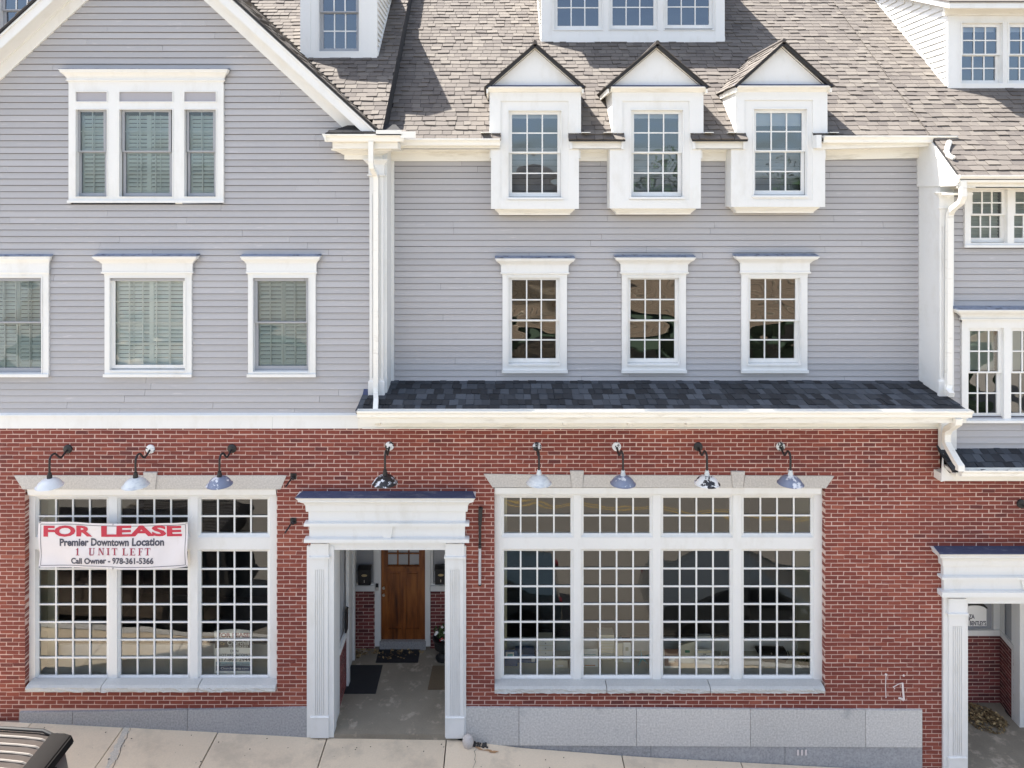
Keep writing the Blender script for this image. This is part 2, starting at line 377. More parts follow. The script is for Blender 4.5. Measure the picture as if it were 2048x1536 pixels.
# ================================================================== SETTING: sidewalk, kerb, street
def ground_prism(mb, x0, x1, y0, y1, top, bot):   # follows the street's slope along x
    mb.hexa([(x0,y0,GL(x0)+bot),(x1,y0,GL(x1)+bot),(x1,y1,GL(x1)+bot),(x0,y1,GL(x0)+bot),(x0,y0,GL(x0)+top),(x1,y0,GL(x1)+top),(x1,y1,GL(x1)+top),(x0,y1,GL(x0)+top)]); return mb
mb = MB(); ground_prism(mb, -60, 60, -40, 9.16, -.15, -.6); street = tag(mb.build('road', ASPH), kind='structure')
mb = MB(); ground_prism(mb, -60, 60, 9.295, 30, -.03, -.5); walk = tag(mb.build('sidewalk', JOINT), kind='structure')
xs = [-14.5, -12.9, -11.3, -9.7] + [PX(p, YB) for p in (66, 249, 437, 655, 893, 1243, 1480, 1700)] + [7.6, 9.2, 10.8, 12.4]
for i in range(len(xs)-1):
    for y0, y1 in ((9.3, 10.1), (10.1, 11.275)):
        mb = MB(); mb.tone = random.random(); h = random.uniform(-.004, .004)
        a = xs[i]+.009; b = xs[i+1]-.009; y0b = y0+.008; y1b = y1-.008
        nx = 14; ny = 6; vs = []; fs = []
        for iy in range(ny+1):
            for ix in range(nx+1):
                x = a+(b-a)*ix/nx; y = y0b+(y1b-y0b)*iy/ny
                vs.append((x, y, G(x, y)+h+.004*noise.noise(Vector((x*1.3, y*1.3, i)))))
        for iy in range(ny):
            for ix in range(nx):
                k = iy*(nx+1)+ix; fs.append((k, k+1, k+nx+2, k+nx+1))
        n0 = len(vs); ring = [ix for ix in range(nx+1)] + [iy*(nx+1)+nx for iy in range(1, ny+1)] + [ny*(nx+1)+ix for ix in range(nx-1, -1, -1)] + [iy*(nx+1) for iy in range(ny-1, 0, -1)]
        for q in ring: vs.append((vs[q][0], vs[q][1], vs[q][2]-.17))
        for q in range(len(ring)): fs.append((ring[(q+1) % len(ring)], ring[q], n0+q, n0+(q+1) % len(ring)))
        mb.add(vs, fs); mb.build('paving_slab', CONC, walk)
def crack(pts, w, nm='crack', mat=JOINT, lift=.010, jag=.018, seed=1):
    rnd = random.Random(seed); m = MB(); P = []
    for (a, b), (c, d) in zip(pts, pts[1:]):
        n = max(2, int(sqrt((c-a)**2+(d-b)**2)/.05))
        for i in range(n): P.append((a+(c-a)*i/n+rnd.uniform(-jag, jag), b+(d-b)*i/n+rnd.uniform(-jag, jag), w*rnd.uniform(.5, 1.5)))
    for (a, b, w1), (c, d, w2) in zip(P, P[1:]):
        q = [(a-w1, b), (a+w1, b), (c+w2, d), (c-w2, d)]
        m.add([(x, y, G(x, y)+lift) for x, y in q], [(0, 1, 2, 3)])
    m.build(nm, mat, walk, autofix=False)
crack([(PX(951, 11.1), 11.1), (PX(946, 10.5), 10.5), (PX(943, 10.0), 10.0)], .003, seed=2)
crack([(PX(262, 11.25), 11.25), (PX(245, 10.9), 10.9), (PX(222, 10.4), 10.4), (PX(205, 10.0), 10.0)], .004, seed=3)
crack([(PX(255, 11.27), 11.27), (PX(234, 10.85), 10.85), (PX(208, 10.35), 10.35), (PX(192, 10.0), 10.0)], .05, 'rough_patch', ROUGHC, .007, .012, 4)
crack([(PX(1180, 10.78), 10.72), (PX(1195, 10.7), 10.62), (PX(1222, 10.66), 10.60), (PX(1244, 10.7), 10.66)], .02, 'broken_edge', JOINT, .010, .03, 5)
crack([(PX(1172, 10.82), 10.80), (PX(1205, 10.74), 10.70), (PX(1240, 10.74), 10.74)], .03, 'rough_patch', ROUGHC, .008, .02, 6)
for i in range(-9, 9):
    mb = MB(); mb.tone = random.random(); ground_prism(mb, i*2.0+.006, i*2.0+1.994, 9.16, 9.292, .0, -.35)
    mb.build('kerb_stone', GRAN_B, walk)
mb = MB(); ground_prism(mb, -60, 60, -6.4, -3.2, 0, -.4); tag(mb.build('opposite_sidewalk', CONC), kind='structure')
mb = MB(); ground_prism(mb, -60, 60, 2.16, 2.23, -.146, -.17); ground_prism(mb, -60, 60, 2.33, 2.40, -.146, -.17)
tag(mb.build('road_centre_line', pmat('yellow_road_paint', (.50, .36, .14), .7, .15, 8)), kind='structure')


# ================================================================== THE BUILDING
bld = empty('commercial_building', (0, YB, G(0)))
tag(bld, 'grey clapboard and red brick commercial building with white trim, dormers and shop windows', 'building')
TP = .932                                                 # roof pitch (rise over run)
CP = 1/sqrt(1+TP*TP); SP = TP*CP
def zmain(Y): return CZ+.979+TP*(Y-11.42)
def zleft(Y): return CZ+1.003+TP*(Y-10.97)

# ---------- clapboard walls
holes_left = []; holes_mid = []; holes_wing = []
def siding(wall_name, x0f, x1f, z0, z1, Y, pitch, holes, seed, group_label=None):
    rnd = random.Random(seed)
    wmb = MB(); rows = []
    z = z0
    while z < z1-.01:
        zc = z+pitch/2; iv = [(x0f(zc), x1f(zc))]
        if iv[0][1]-iv[0][0] < .05: z += pitch; continue
        for a, b, c, d in holes:
            if c < zc < d: iv = subtract(iv, a, b)
        h = min(pitch, z1-z)
        for a, b in iv:
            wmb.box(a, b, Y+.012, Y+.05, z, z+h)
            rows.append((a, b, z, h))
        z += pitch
    wall = wmb.build(wall_name, GROOVE_SHADE, bld)
    for a, b, z, h in rows:
        x = a; first = True
        while x < b-.02:
            L = rnd.uniform(2.2, 4.6) if not first else rnd.uniform(.8, 4.6)
            first = False
            e = b if b-x-L < .6 else x+L
            M = TRS(((x+e)/2, Y+.0125, z-.001), max(e-x-.004, .01), .024+rnd.uniform(-.001, .003), pitch-.0085, Matrix.Rotation(rnd.gauss(0, .0005), 4, 'Y'))  # board cut short: added groove shows the dark backing as lap shade
            piece('clapboard', wall, 'board', M, rnd.random())
            x = e
    return wall
GCX = -5.71                                              # gable centre
LX1 = -1.87                                              # right end of the gabled block
def gz(x): return CZ+4.5-.917*abs(x-GCX)                 # outer rake line at Y=10.97
def rake_lim(sign):
    def f(z):
        d = (CZ+4.5-.24 - z)/.917
        x = GCX+sign*d
        return max(-10.2, x) if sign < 0 else min(LX1-.01, x)
    return f
# ---------- house windows
def louvre(mb, x0, x1, z0, z1, y, step=.062):
    n = max(1, int((z1-z0)/step)); 
    for i in range(n):
        z = z0+(i+.5)*(z1-z0)/n
        mb.hexa([(x0, y+.0, z-.029), (x1, y+.0, z-.029), (x1, y+.006, z-.031), (x0, y+.006, z-.031), (x0, y+.018, z+.024), (x1, y+.018, z+.024), (x1, y+.024, z+.021), (x0, y+.024, z+.021)])
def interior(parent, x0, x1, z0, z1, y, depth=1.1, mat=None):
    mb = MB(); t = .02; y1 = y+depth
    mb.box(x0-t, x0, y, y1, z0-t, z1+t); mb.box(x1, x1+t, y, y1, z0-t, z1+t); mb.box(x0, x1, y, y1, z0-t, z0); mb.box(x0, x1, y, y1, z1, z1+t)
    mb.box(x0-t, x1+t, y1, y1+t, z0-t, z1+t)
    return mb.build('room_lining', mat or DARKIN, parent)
def sash_unit(parent, Y, g, rail, cols, rows, fmat, pane_key, fw=7, blind=None, two=True, muntin='out', mmat=None):
    """g = glass rect px (x0,x1,y0,y1) of the whole double-hung unit; Y = plane of the outer sash face."""
    x0, x1 = PX(g[0], Y), PX(g[1], Y); zt, zb = PZ(g[2], Y), PZ(g[3], Y); s = fw*Y/F
    def one(y, a, b, c, d, top, bot):
        mb = MB(); mb.frame(a, b, c, d, a-s, b+s, c-bot, d+top, y, y+.035); f = mb.build('sash', fmat, parent)
        if muntin == 'out' or muntin == 'in':
            yy = y+.004 if muntin == 'out' else y+.022; w = .0105 if muntin == 'out' else .008
            mm = MB()
            for i in range(1, cols): x = a+(b-a)*i/cols; mm.box(x-w, x+w, yy, yy+.012, c, d)
            for i in range(1, rows): z = c+(d-c)*i/rows; mm.box(a, b, yy+.0015, yy+.0105, z-w, z+w)
            mm.build('muntin_grid', mmat or WHITE, parent)
        if muntin == 'out':
            for i in range(cols):
                for j in range(rows):
                    r = Matrix.Rotation(random.gauss(0, .0004), 4, 'X') @ Matrix.Rotation(random.gauss(0, .0004), 4, 'Z')
                    piece('pane', parent, pane_key, TRS((a+(b-a)*(i+.5)/cols, y+.018, c+(d-c)*(j+.5)/rows), (b-a)/cols-.006, 1, (d-c)/rows-.006, r))
        else:
            piece('pane', parent, pane_key, TRS(((a+b)/2, y+.018, (c+d)/2), b-a+.006, 1, d-c+.006))
    if two:
        zr = PZ(rail, Y); rw = .014
        one(Y, x0, x1, zr+rw, zt, s, rw*1.6)
        one(Y+.038, x0, x1, zb, zr-rw*1.6, rw*1.6, s*1.2)
    else: one(Y, x0, x1, zb, zt, s, s)
    yb = Y+.085
    if blind == 'shutter':
        mb = MB(); xm = (x0+x1)/2; w = .035; wide = (x1-x0) > .62
        halves = ((x0-.02, xm), (xm, x1+.02)) if wide else ((x0-.02, x1+.02),)
        for a, b in halves:
            mb.frame(a+w, b-w, zb+.04, zt-.04, a, b, zb-.03, zt+.03, yb, yb+.03)
            zm = (zb+zt)/2; louvre(mb, a+w, b-w, zb+.04, zt-.04, yb)
            mb.box((a+b)/2-.006, (a+b)/2+.006, yb-.006, yb, zb+.04, zt-.04)
        mb.build('plantation_shutter', BLIND, parent)
    elif blind == 'slats':
        mb = MB(); louvre(mb, x0, x1, zb+(zt-zb)*.52, zt, yb, .045); mb.build('venetian_blind', BLIND, parent)
    elif blind == 'slatsfull':
        mb = MB(); louvre(mb, x0, x1, zb, zt, yb, .055); mb.build('venetian_blind', BLIND, parent)
    elif isinstance(blind, (int, float)):
        mb = MB(); mb.box(x0-.01, x1+.01, yb, yb+.01, PZ(blind, Y), zt+.05); mb.build('roller_blind', BLIND, parent)
    return x0-s, x1+s, zb-s*1.2, zt+s
def cap(parent, Y, k0, k1, ky, c0, c1, cy1, name='window_cornice', mat=None):
    """cornice: top edge px k0..k1 at ky, bottom body px c0..c1 ending at cy1"""
    Yc = Y-.035; x0, x1 = PX(c0, Yc), PX(c1, Yc); P = x0-PX(k0, Y-.13)
    P = max(P, .06); zt = PZ(ky, Y-.035-P); zb = PZ(cy1, Yc); H = zt-zb
    L = [(zt, P), (zt-.016, P), (zt-.022, P-.01), (zt-.045, P*.86), (zt-.085, P*.45), (zt-.11, P*.30), (zt-.118, P*.30), (zt-.122, P*.2),
         (zt-H*.70, P*.2), (zt-H*.70-.004, P*.30), (zt-H*.78, P*.28), (zt-H*.82, .004), (zb, .0)]
    mb = MB(); mb.stack(x0, x1, Yc, L); mb.box(x0, x1, Yc, Y+.012, zb, zt)
    mb.build(name, mat or WHITE, parent)
    mb = MB(); mb.hexa([(x0-P, Yc-P-.004, zt+.001), (x1+P, Yc-P-.004, zt+.001), (x1+P, Y, zt+.001), (x0-P, Y, zt+.001),
        (x0-P, Yc-P-.004, zt+.006), (x1+P, Yc-P-.004, zt+.006), (x1+P, Y, zt+.035), (x0-P, Y, zt+.035)]); mb.build('flashing', LEADW, parent)
def house_window(Y, cas, g, rail, fmat, pane_key, capdef=None, cols=3, rows=2, blind=None, holes=None, fw=7, two=True, muntin='out', name='window', label=None, sillw=1.5, parent=None):
    Yc = Y-.035
    X0, X1 = PX(cas[0], Yc), PX(cas[1], Yc); ZT, ZB = PZ(cas[2], Yc), PZ(cas[3], Yc)
    Ys = Y+.012; s = fw*Ys/F
    x0, x1 = PX(g[0], Ys)-s, PX(g[1], Ys)+s; zt, zb = PZ(g[2], Ys)+s, PZ(g[3], Ys)-s*1.3
    mb = MB(); mb.frame(x0, x1, zb, zt, X0, X1, ZB, ZT, Yc, Y+.05)
    m = .014; mb.frame(x0, x1, zb, zt, x0-m, x1+m, zb-m, zt+m, Yc-.012, Yc)       # inner bead
    w = mb.build(name, WHITE, bld)
    if label: w['label'] = label
    sash_unit(w, Ys, g, rail, cols, rows, fmat, pane_key, fw, blind, two, muntin, WHITE)
    mb = MB(); mb.box(X0-.012, X1+.012, Yc-.03, Yc, ZB-.005, ZB+.042); mb.hexa([(x0, Yc-.02, zb-.02), (x1, Yc-.02, zb-.02), (x1, Ys+.03, zb-.02), (x0, Ys+.03, zb-.02), (x0, Yc-.02, zb-.012), (x1, Yc-.02, zb-.012), (x1, Ys+.03, zb+.004), (x0, Ys+.03, zb+.004)])
    mb.build('window_sill', WHITE, w)
    if capdef: cap(w, Y, *capdef)
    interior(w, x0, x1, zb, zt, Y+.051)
    if holes is not None: holes.append((X0+.02, X1-.02, ZB+.02, (PZ(capdef[5], Yc) if capdef else ZT)-.0))
    return w
# gabled block: three lower windows and the triple attic window
GT = (97, 383, 631)
house_window(YB, (-38, 97, 556, 753), (-21, 80, 560, 737), 645, GREYF, 'p_green', (-53, 110, 513, -38, 97, 556), 4, 2, 'shutter', holes_left, 7, True, 'in', label='grey sash window with closed shutters, cut by the left edge')
house_window(YB, (209, 383, 556, 753), (230, 366, 562, 730), 645, WHITE, 'p_clear', (186, 398, 513, 209, 383, 556), 5, 4, 'shutter', holes_left, 7, False, 'in', label='wide pale green single window with shutters')
house_window(YB, (496, 631, 556, 753), (515, 612, 562, 733), 645, GREYF, 'p_green', (480, 645, 513, 496, 631, 556), 4, 2, 'shutter', holes_left, 7, True, 'in', label='narrow grey sash window with shutters')
def triple():
    Yc = YB-.035; Ys = YB+.012
    X0, X1, ZT, ZB = PX(137, Yc), PX(447, Yc), PZ(165, Yc), PZ(405, Yc)
    gs = [(160, 207, 224, 386), (249, 337, 224, 386), (378, 426, 224, 386)]; op = [(152, 214), (239, 345), (369, 432)]
    mb = MB(); edges = [X0]+[PX(p, Yc) for o in op for p in o]+[X1]
    for i in range(0, len(edges), 2): mb.box(edges[i], edges[i+1], Yc, YB+.05, ZB, ZT)
    for i in range(1, len(edges)-1, 2):
        a, b = edges[i], edges[i+1]
        mb.box(a, b, Yc, YB+.05, ZB, PZ(393, Yc)); mb.box(a, b, Yc, YB+.05, PZ(219, Yc), PZ(203, Yc)); mb.box(a, b, Yc, YB+.05, PZ(184, Yc), ZT)
        for zz in ((393, 219), (203, 184)):
            mb.frame(a, b, PZ(zz[0], Yc), PZ(zz[1], Yc), a-.012, b+.012, PZ(zz[0], Yc)-.012, PZ(zz[1], Yc)+.012, Yc-.012, Yc)
    w = mb.build('window', WHITE, bld); w['label'] = 'triple attic window with grey panels above the sashes'
    for i in range(1, len(edges)-1, 2):
        mb = MB(); mb.box(edges[i], edges[i+1], Yc+.015, Yc+.03, PZ(203, Yc), PZ(184, Yc)); mb.build('grey_panel', PANELG, w)
    for k, g in enumerate(gs):
        sash_unit(w, Ys, g, 303, 3 if k == 1 else 2, 2, GREYF, 'p_green', 5, 'shutter', True, 'in')
        interior(w, PX(g[0]-8, Ys), PX(g[1]+8, Ys), PZ(394, Ys), PZ(218, Ys), YB+.051)
    mb = MB(); mb.box(X0-.01, X1+.01, Yc-.03, Yc, ZB-.005, ZB+.035); mb.build('window_sill', WHITE, w)
    cap(w, YB, 117, 462, 138, 137, 447, 168)
    holes_left.append((X0+.02, X1-.02, ZB+.02, PZ(150, Yc)))
triple()
# middle wall: three windows on the second floor
for cas, g, kp in (((1005, 1134, 556, 745), (1024, 1112, 560, 718), (990, 1150, 517)), ((1244, 1372, 556, 745), (1261, 1350, 559, 718), (1230, 1391, 515)), ((1483, 1615, 555, 745), (1501, 1591, 558, 718), (1470, 1637, 513))):
    house_window(YM, cas, g, 641, WHITE, 'p_up', (kp[0], kp[1], kp[2], cas[0], cas[1], 556), 3, 2, None, holes_mid, 7)
# right wing windows (pairs)
def pair(cas, gl, rail, capd, key, bl, names):
    Y = YR; Yc = Y-.035; Ys = Y+.012
    X0, X1, ZT, ZB = PX(cas[0], Yc), PX(cas[1], Yc), PZ(cas[2], Yc), PZ(cas[3], Yc); s = 7*Y/F
    mb = MB(); e = [X0]
    for g in gl: e += [PX(g[0], Ys)-s, PX(g[1], Ys)+s]
    e += [X1]; zt = PZ(gl[0][2], Ys)+s; zb = PZ(gl[0][3], Ys)-s*1.3
    for i in range(0, len(e), 2): mb.box(e[i], e[i+1], Yc, Y+.05, ZB, ZT)
    for i in range(1, len(e)-1, 2): mb.box(e[i], e[i+1], Yc, Y+.05, ZB, zb); mb.box(e[i], e[i+1], Yc, Y+.05, zt, ZT)
    w = mb.build('window', WHITE, bld); w['label'] = names
    for g in gl:
        sash_unit(w, Ys, g, rail, 3, 2, WHITE, key, 7, bl)
        interior(w, PX(g[0], Ys)-s, PX(g[1], Ys)+s, zb, zt, Y+.051)
    mb = MB(); mb.box(X0-.02, X1+.02, Yc-.035, Yc, ZB-.04, ZB); mb.build('window_sill', WHITE, w)
    if capd: cap(w, Y, *capd)
    holes_wing.append((X0+.02, X1-.02, ZB+.0, (PZ(capd[5], Yc) if capd else ZT)))
pair((1930, 2125, 375, 490), [(1945, 2004, 384, 476), (2031, 2092, 384, 476)], 429, None, 'p_up', 'slatsfull', 'paired upper window of the right wing with blinds')
pair((1924, 2125, 640, 840), [(1940, 1997, 662, 828), (2025, 2085, 662, 828)], 745, (1908, 2142, 620, 1924, 2125, 645), 'p_up', 'slats', 'paired lower window of the right wing with raised blinds')

# ---------- walls
PIT_L = 12.75*YB/F
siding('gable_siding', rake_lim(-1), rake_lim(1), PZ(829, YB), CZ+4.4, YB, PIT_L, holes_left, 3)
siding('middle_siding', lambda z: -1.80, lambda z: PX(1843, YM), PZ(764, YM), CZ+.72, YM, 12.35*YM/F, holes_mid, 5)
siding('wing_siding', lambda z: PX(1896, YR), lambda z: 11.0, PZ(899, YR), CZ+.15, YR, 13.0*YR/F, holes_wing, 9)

# ---------- board bands, corner boards, pilasters
Yt = YB-.03
sp = [-10.2, PX(545, Yt), LX1-.005+.62]
zb0, zb1 = PZ(857, Yt), PZ(832, Yt)
for i in range(2):
    mb = MB(); mb.box(sp[i]+.0015, min(sp[i+1], PX(716, Yt))-.0015, Yt, YB+.05, zb0, zb1); mb.build('belt_board', WHITE, bld)
mb = MB(); mb.hexa([(-10.2, Yt-.03, zb1), (PX(718, Yt), Yt-.03, zb1), (PX(718, Yt), YB, zb1), (-10.2, YB, zb1), (-10.2, Yt-.03, zb1+.02), (PX(718, Yt), Yt-.03, zb1+.02), (PX(718, Yt), YB, zb1+.045), (-10.2, YB, zb1+.045)])
mb.build('drip_cap', WHITE, bld)
def pilaster(x0, x1, yf, yb, ztop, zbot, flutes, name='corner_pilaster', capP=.085, right_only=False, parent=None, base=True, mould_px=None):
    """boxed pilaster with capital, fluted shaft and base"""
    mb = MB(); w = x1-x0
    ch = .27
    zs0 = zbot+(.24 if base else 0); zs1 = ztop-ch
    # fluted shaft: strips and grooves
    n = flutes; m = w*.20; gw = (w-2*m)/(2*n-1) if n else 0
    ft = zs1-.28; fb = zs0+.06
    mb.box(x0, x1, yf, yb, zs0, zs1) if not n else None
    if n:
        mb.box(x0, x1, yf+.012, yb, zs0, zs1)
        mb.box(x0, x0+m, yf, yf+.012, zs0, zs1); mb.box(x1-m, x1, yf, yf+.012, zs0, zs1)
        mb.box(x0+m, x1-m, yf, yf+.012, ft, zs1); mb.box(x0+m, x1-m, yf, yf+.012, zs0, fb)
        for i in range(n-1): a = x0+m+gw*(2*i+1); mb.box(a, a+gw, yf, yf+.012, fb, ft)
    o = mb.build(name, WHITE, parent or bld)
    mb = MB(); mb.box(x0-.012, x1+.012, yf-.012, yb+.0, zs1, ztop)
    c = MB(); P = capP
    L = [(ztop+.0, P), (ztop-.012, P), (ztop-.03, P*.8), (ztop-.075, P*.3), (ztop-.085, P*.3), (ztop-.09, .014), (zs1+.03, .014), (zs1+.028, .035), (zs1+.008, .035), (zs1, .012)]
    vs = []; fs = []
    for z, p in L: vs += [(x0-p, yb, z), (x0-p, yf-p, z), (x1+p, yf-p, z), (x1+p, yb, z)]
    for i in range(len(L)-1):
        a = 4*i; b = a+4
        for j in range(4): fs.append((a+j, b+j, b+(j+1) % 4, a+(j+1) % 4))
    fs.append((0, 1, 2, 3)); k = 4*(len(L)-1); fs.append((k+3, k+2, k+1, k)); c.add(vs, fs)
    ca = c.build('capital', WHITE, o)
    if base:
        mb = MB(); L = [(zbot+.26, .0), (zbot+.25, .012), (zbot+.235, .018), (zbot, .02)]; vs = []; fs = []
        for z, p in L: vs += [(x0-p, yb, z), (x0-p, yf-p, z), (x1+p, yf-p, z), (x1+p, yb, z)]
        for i in range(len(L)-1):
            a = 4*i; b = a+4
            for j in range(4): fs.append((a+j, b+j, b+(j+1) % 4, a+(j+1) % 4))
        fs.append((0, 1, 2, 3)); k = 4*(len(L)-1); fs.append((k+3, k+2, k+1, k)); mb.add(vs, fs); mb.build('base_block', WHITE, o)
    return o
YP = YB-.06
mb = MB(); mb.box(-1.85, -1.775, YM-.035, YM+.02, PZ(763, YM), CZ+.8); mb.build('corner_board', WHITE, bld)
mb = MB(); mb.box(PX(741, YP), -1.82, YP+.03, YM+.02, PZ(792, YP), CZ+.85); mb.build('corner_board', WHITE, bld)
pilaster(PX(739, YP-.03), PX(767, YP-.03), YP-.03, YP+.03, PZ(319, YP), PZ(792, YP), 3)
YQ = 11.16
mb = MB(); mb.box(7.03, PX(1908, YQ+.03), YQ+.03, YM+.02, PZ(795, YQ), CZ+.62); mb.box(PX(1843, YM), 7.04, YM-.035, YM+.02, PZ(763, YM), CZ+.8); mb.build('corner_board', WHITE, bld)
pilaster(7.01, PX(1898, YQ), YQ, YQ+.03, PZ(384, YQ), PZ(792, YQ), 3)
# ---------- cornice block on the pilaster, eaves, gutters
def gutter(name, x0, x1, yb, ztop, parent=None, mat=None, closed=True):
    """K-style gutter along x, back at yb, opening upwards"""
    prof = [(0, 0), (0, -.115), (-.07, -.115), (-.082, -.10), (-.085, -.065), (-.098, -.045), (-.118, -.03), (-.125, -.02), (-.125, 0), (-.112, 0), (-.112, -.016), (-.080, -.05), (-.072, -.10), (-.012, -.10), (-.012, 0)]
    mb = MB(); mb.prism_yz([(yb+a, ztop+b) for a, b in prof], x0, x1)
    o = mb.build(name, mat or GUTTER, parent or bld)
    out = [(0, 0), (0, -.115), (-.07, -.115), (-.082, -.10), (-.085, -.065), (-.098, -.045), (-.118, -.03), (-.125, -.02), (-.125, 0)]
    if closed:
        for xx in (x0, x1):
            mb = MB(); mb.prism_yz([(yb+a, ztop+b+.002) for a, b in out], xx-.004, xx+.004); mb.build('end_cap', mat or GUTTER, o)
    return o
# corner of gabled block
Yg = 10.97
mb = MB(); x0, x1 = PX(686, Yt), PX(764, Yt)
zt = PZ(285, 11.0)
yb = YB-.02
def block(mb, x0, x1, yf, yb, z0, z1): mb.box(x0, x1, yf, yb, z0, z1)
block(mb, PX(665, 10.98), PX(795, 10.98), 10.98, YM, PZ(297, 10.98), PZ(284, 10.98)); mb.build('eave_fascia', TRIM, bld)
mb = MB(); L = [(PZ(297, 11.02), .20), (PZ(300, 11.02), .20), (PZ(303, 11.1), .13), (PZ(307, 11.18), .07), (PZ(309, 11.2), .05), (PZ(309, 11.2)-.002, .03), (PZ(319, 11.22), .03)]
mb.stack(PX(688, 11.22)+.03, PX(764, 11.22)-.03, YB-.03, L); mb.box(PX(688, 11.22)+.03, PX(764, 11.22)-.03, YB-.03, YB+.03, PZ(319, 11.22), PZ(297, 11.02)); mb.build('cornice_block', TRIM, bld)
gutter('gutter', PX(652, 10.98), PX(806, 10.9), 10.98, PZ(268, 10.86))
# flare end of that gutter
mb = MB(); a, b = PX(652, 10.9), PX(645, 10.9); z = PZ(268, 10.9)
mb.prism_xz([(b, z), (a, z-.115), (a+.002, z-.115), (a+.002, z)], 10.86, 10.98); mb.build('gutter_end', GUTTER, bld)
mb = MB(); mb.box(PX(752, 10.86), PX(803, 10.86), 10.855, 10.868, PZ(268, 10.86)-.02, PZ(260, 10.86)); mb.box(PX(801, 10.86), PX(832, 10.9), 10.856, 10.866, PZ(276, 10.86), PZ(263, 10.86)); mb.build('splash_guard', GUTTER, bld)
# little pent roof of the gable return
mb = MB(); mb.hexa([(PX(650, 10.95), 10.93, PZ(267, 10.93)), (PX(806, 10.95), 10.93, PZ(267, 10.93)), (PX(806, 10.95), YB, PZ(267, 10.93)), (PX(650, 10.95), YB, PZ(267, 10.93)),
   (PX(650, 10.95), 10.93, PZ(266, 10.93)), (PX(806, 10.95), 10.93, PZ(266, 10.93)), (PX(785, 10.95), YB, PZ(266, 10.93)+.17), (PX(690, 10.95), YB, PZ(266, 10.93)+.17)]); gr = mb.build('return_roof', UNDER, bld)
x = PX(655, 10.95)
while x < PX(800, 10.95):
    w = random.uniform(.12, .26); piece('shingle', gr, 'shw%d' % random.randrange(4), TRS((x+w/2, 10.915, PZ(266, 10.93)+.002), w-.004, .13, .008, Matrix.Rotation(.43, 4, 'X')), random.random()*.7+.3); x += w
# middle eave pieces: fascia, frieze, gutter
def eave(x0p, x1p, frieze, gut):
    Ye = 11.40; a, b = PX(x0p, Ye), PX(x1p, Ye)
    mb = MB(); mb.box(a, b, Ye, Ye+.03, PZ(298, Ye), PZ(278, Ye)); mb.box(a, b, Ye, YM, PZ(298, Ye)-.001, PZ(297, Ye)); mb.build('eave_fascia', TRIM, bld)
    if gut: gutter('gutter', a, b, Ye-.002, PZ(277, Ye-.1))
    if frieze:
        a, b = PX(frieze[0], YM-.05), PX(frieze[1], YM-.05)
        mb = MB(); mb.box(a, b, YM-.05, YM+.02, PZ(322, YM-.05), PZ(296, YM-.05)); mb.prism_yz([(YM-.05, PZ(297, YM-.05)), (YM-.05, PZ(305, YM-.05)), (YM-.075, PZ(303, YM-.05)), (YM-.11, PZ(298, YM)), (YM-.11, PZ(296, YM))], a, b)
        mb.build('frieze_board', TRIM, bld)
eave(792, 1000, (780, 984), True); eave(1140, 1248, (1156, 1226), False); eave(1386, 1492, (1400, 1468), False)
# right part: the eave rises slightly towards the right end
Ye = 11.40
def skew(name, p0, p1, yf, yb, mat, parent=None):   # p = (px, py_top, py_bottom) at both ends
    mb = MB(); (a, t0, b0), (b, t1, b1) = p0, p1
    mb.hexa([(PX(a, yf), yf, PZ(b0, yf)), (PX(b, yf), yf, PZ(b1, yf)), (PX(b, yf), yb, PZ(b1, yf)), (PX(a, yf), yb, PZ(b0, yf)), (PX(a, yf), yf, PZ(t0, yf)), (PX(b, yf), yf, PZ(t1, yf)), (PX(b, yf), yb, PZ(t1, yf)), (PX(a, yf), yb, PZ(t0, yf))])
    return mb.build(name, mat, parent or bld)
skew('eave_fascia', (1632, 276, 298), (1893, 272, 291), Ye, Ye+.03, TRIM)
skew('soffit', (1632, 297, 298.5), (1893, 290, 291.5), Ye+.001, YM, TRIM)
skew('frieze_board', (1645, 294, 320), (1862, 290, 315), YM-.05, YM+.03, TRIM)
gutter('gutter', PX(1643, Ye), PX(1905, Ye), Ye-.002, PZ(271.5, Ye-.1))
mb = MB(); mb.box(PX(1632, 11.3), PX(1642, 11.3), 11.28, 11.42, PZ(296, 11.3), PZ(270, 11.3)); mb.build('eave_end', WHITE, bld)
for a, b in ((1140, 1145), (1243, 1248), (1386, 1391), (1487, 1492)):
    mb = MB(); mb.box(PX(a, 11.36), PX(b, 11.36), 11.36, 11.44, PZ(298, 11.36), PZ(276, 11.36)); mb.build('eave_end', WHITE, bld)

# ---------- roofs
def field(roof, X0, X1, Y0, Y1, zf, tp, mat, ivf, expo=.124, seed=1, th=.012, wr=(.12, .23), dark=False):
    """shingle courses on the plane z = zf(Y), between Y0 (eave) and Y1"""
    rnd = random.Random(seed); c = 1/sqrt(1+tp*tp); s_ = tp*c
    R = Matrix.Rotation(math.atan(tp), 4, 'X'); n = 0; Y = Y0
    while Y < Y1:
        for a, b in ivf(Y):
            x = a-rnd.uniform(0, .2)
            while x < b:
                w = rnd.uniform(*wr); xa = max(x, a); xb = min(x+w, b)
                if xb-xa > .02:
                    thick = th*(1.9 if rnd.random() < .35 else 1.0)
                    t = rnd.random()
                    sag = .004*noise.noise(Vector((x*.7, Y*3, seed)))
                    M = TRS(((xa+xb)/2, Y+rnd.uniform(-.0012, .0012), zf(Y)+.004+sag), xb-xa-.006, expo*1.12, thick, R)
                    piece('shingle', roof, '%s%d' % (mat, rnd.randrange(4)), M, t)
                x += w
        Y += expo*c; n += 1
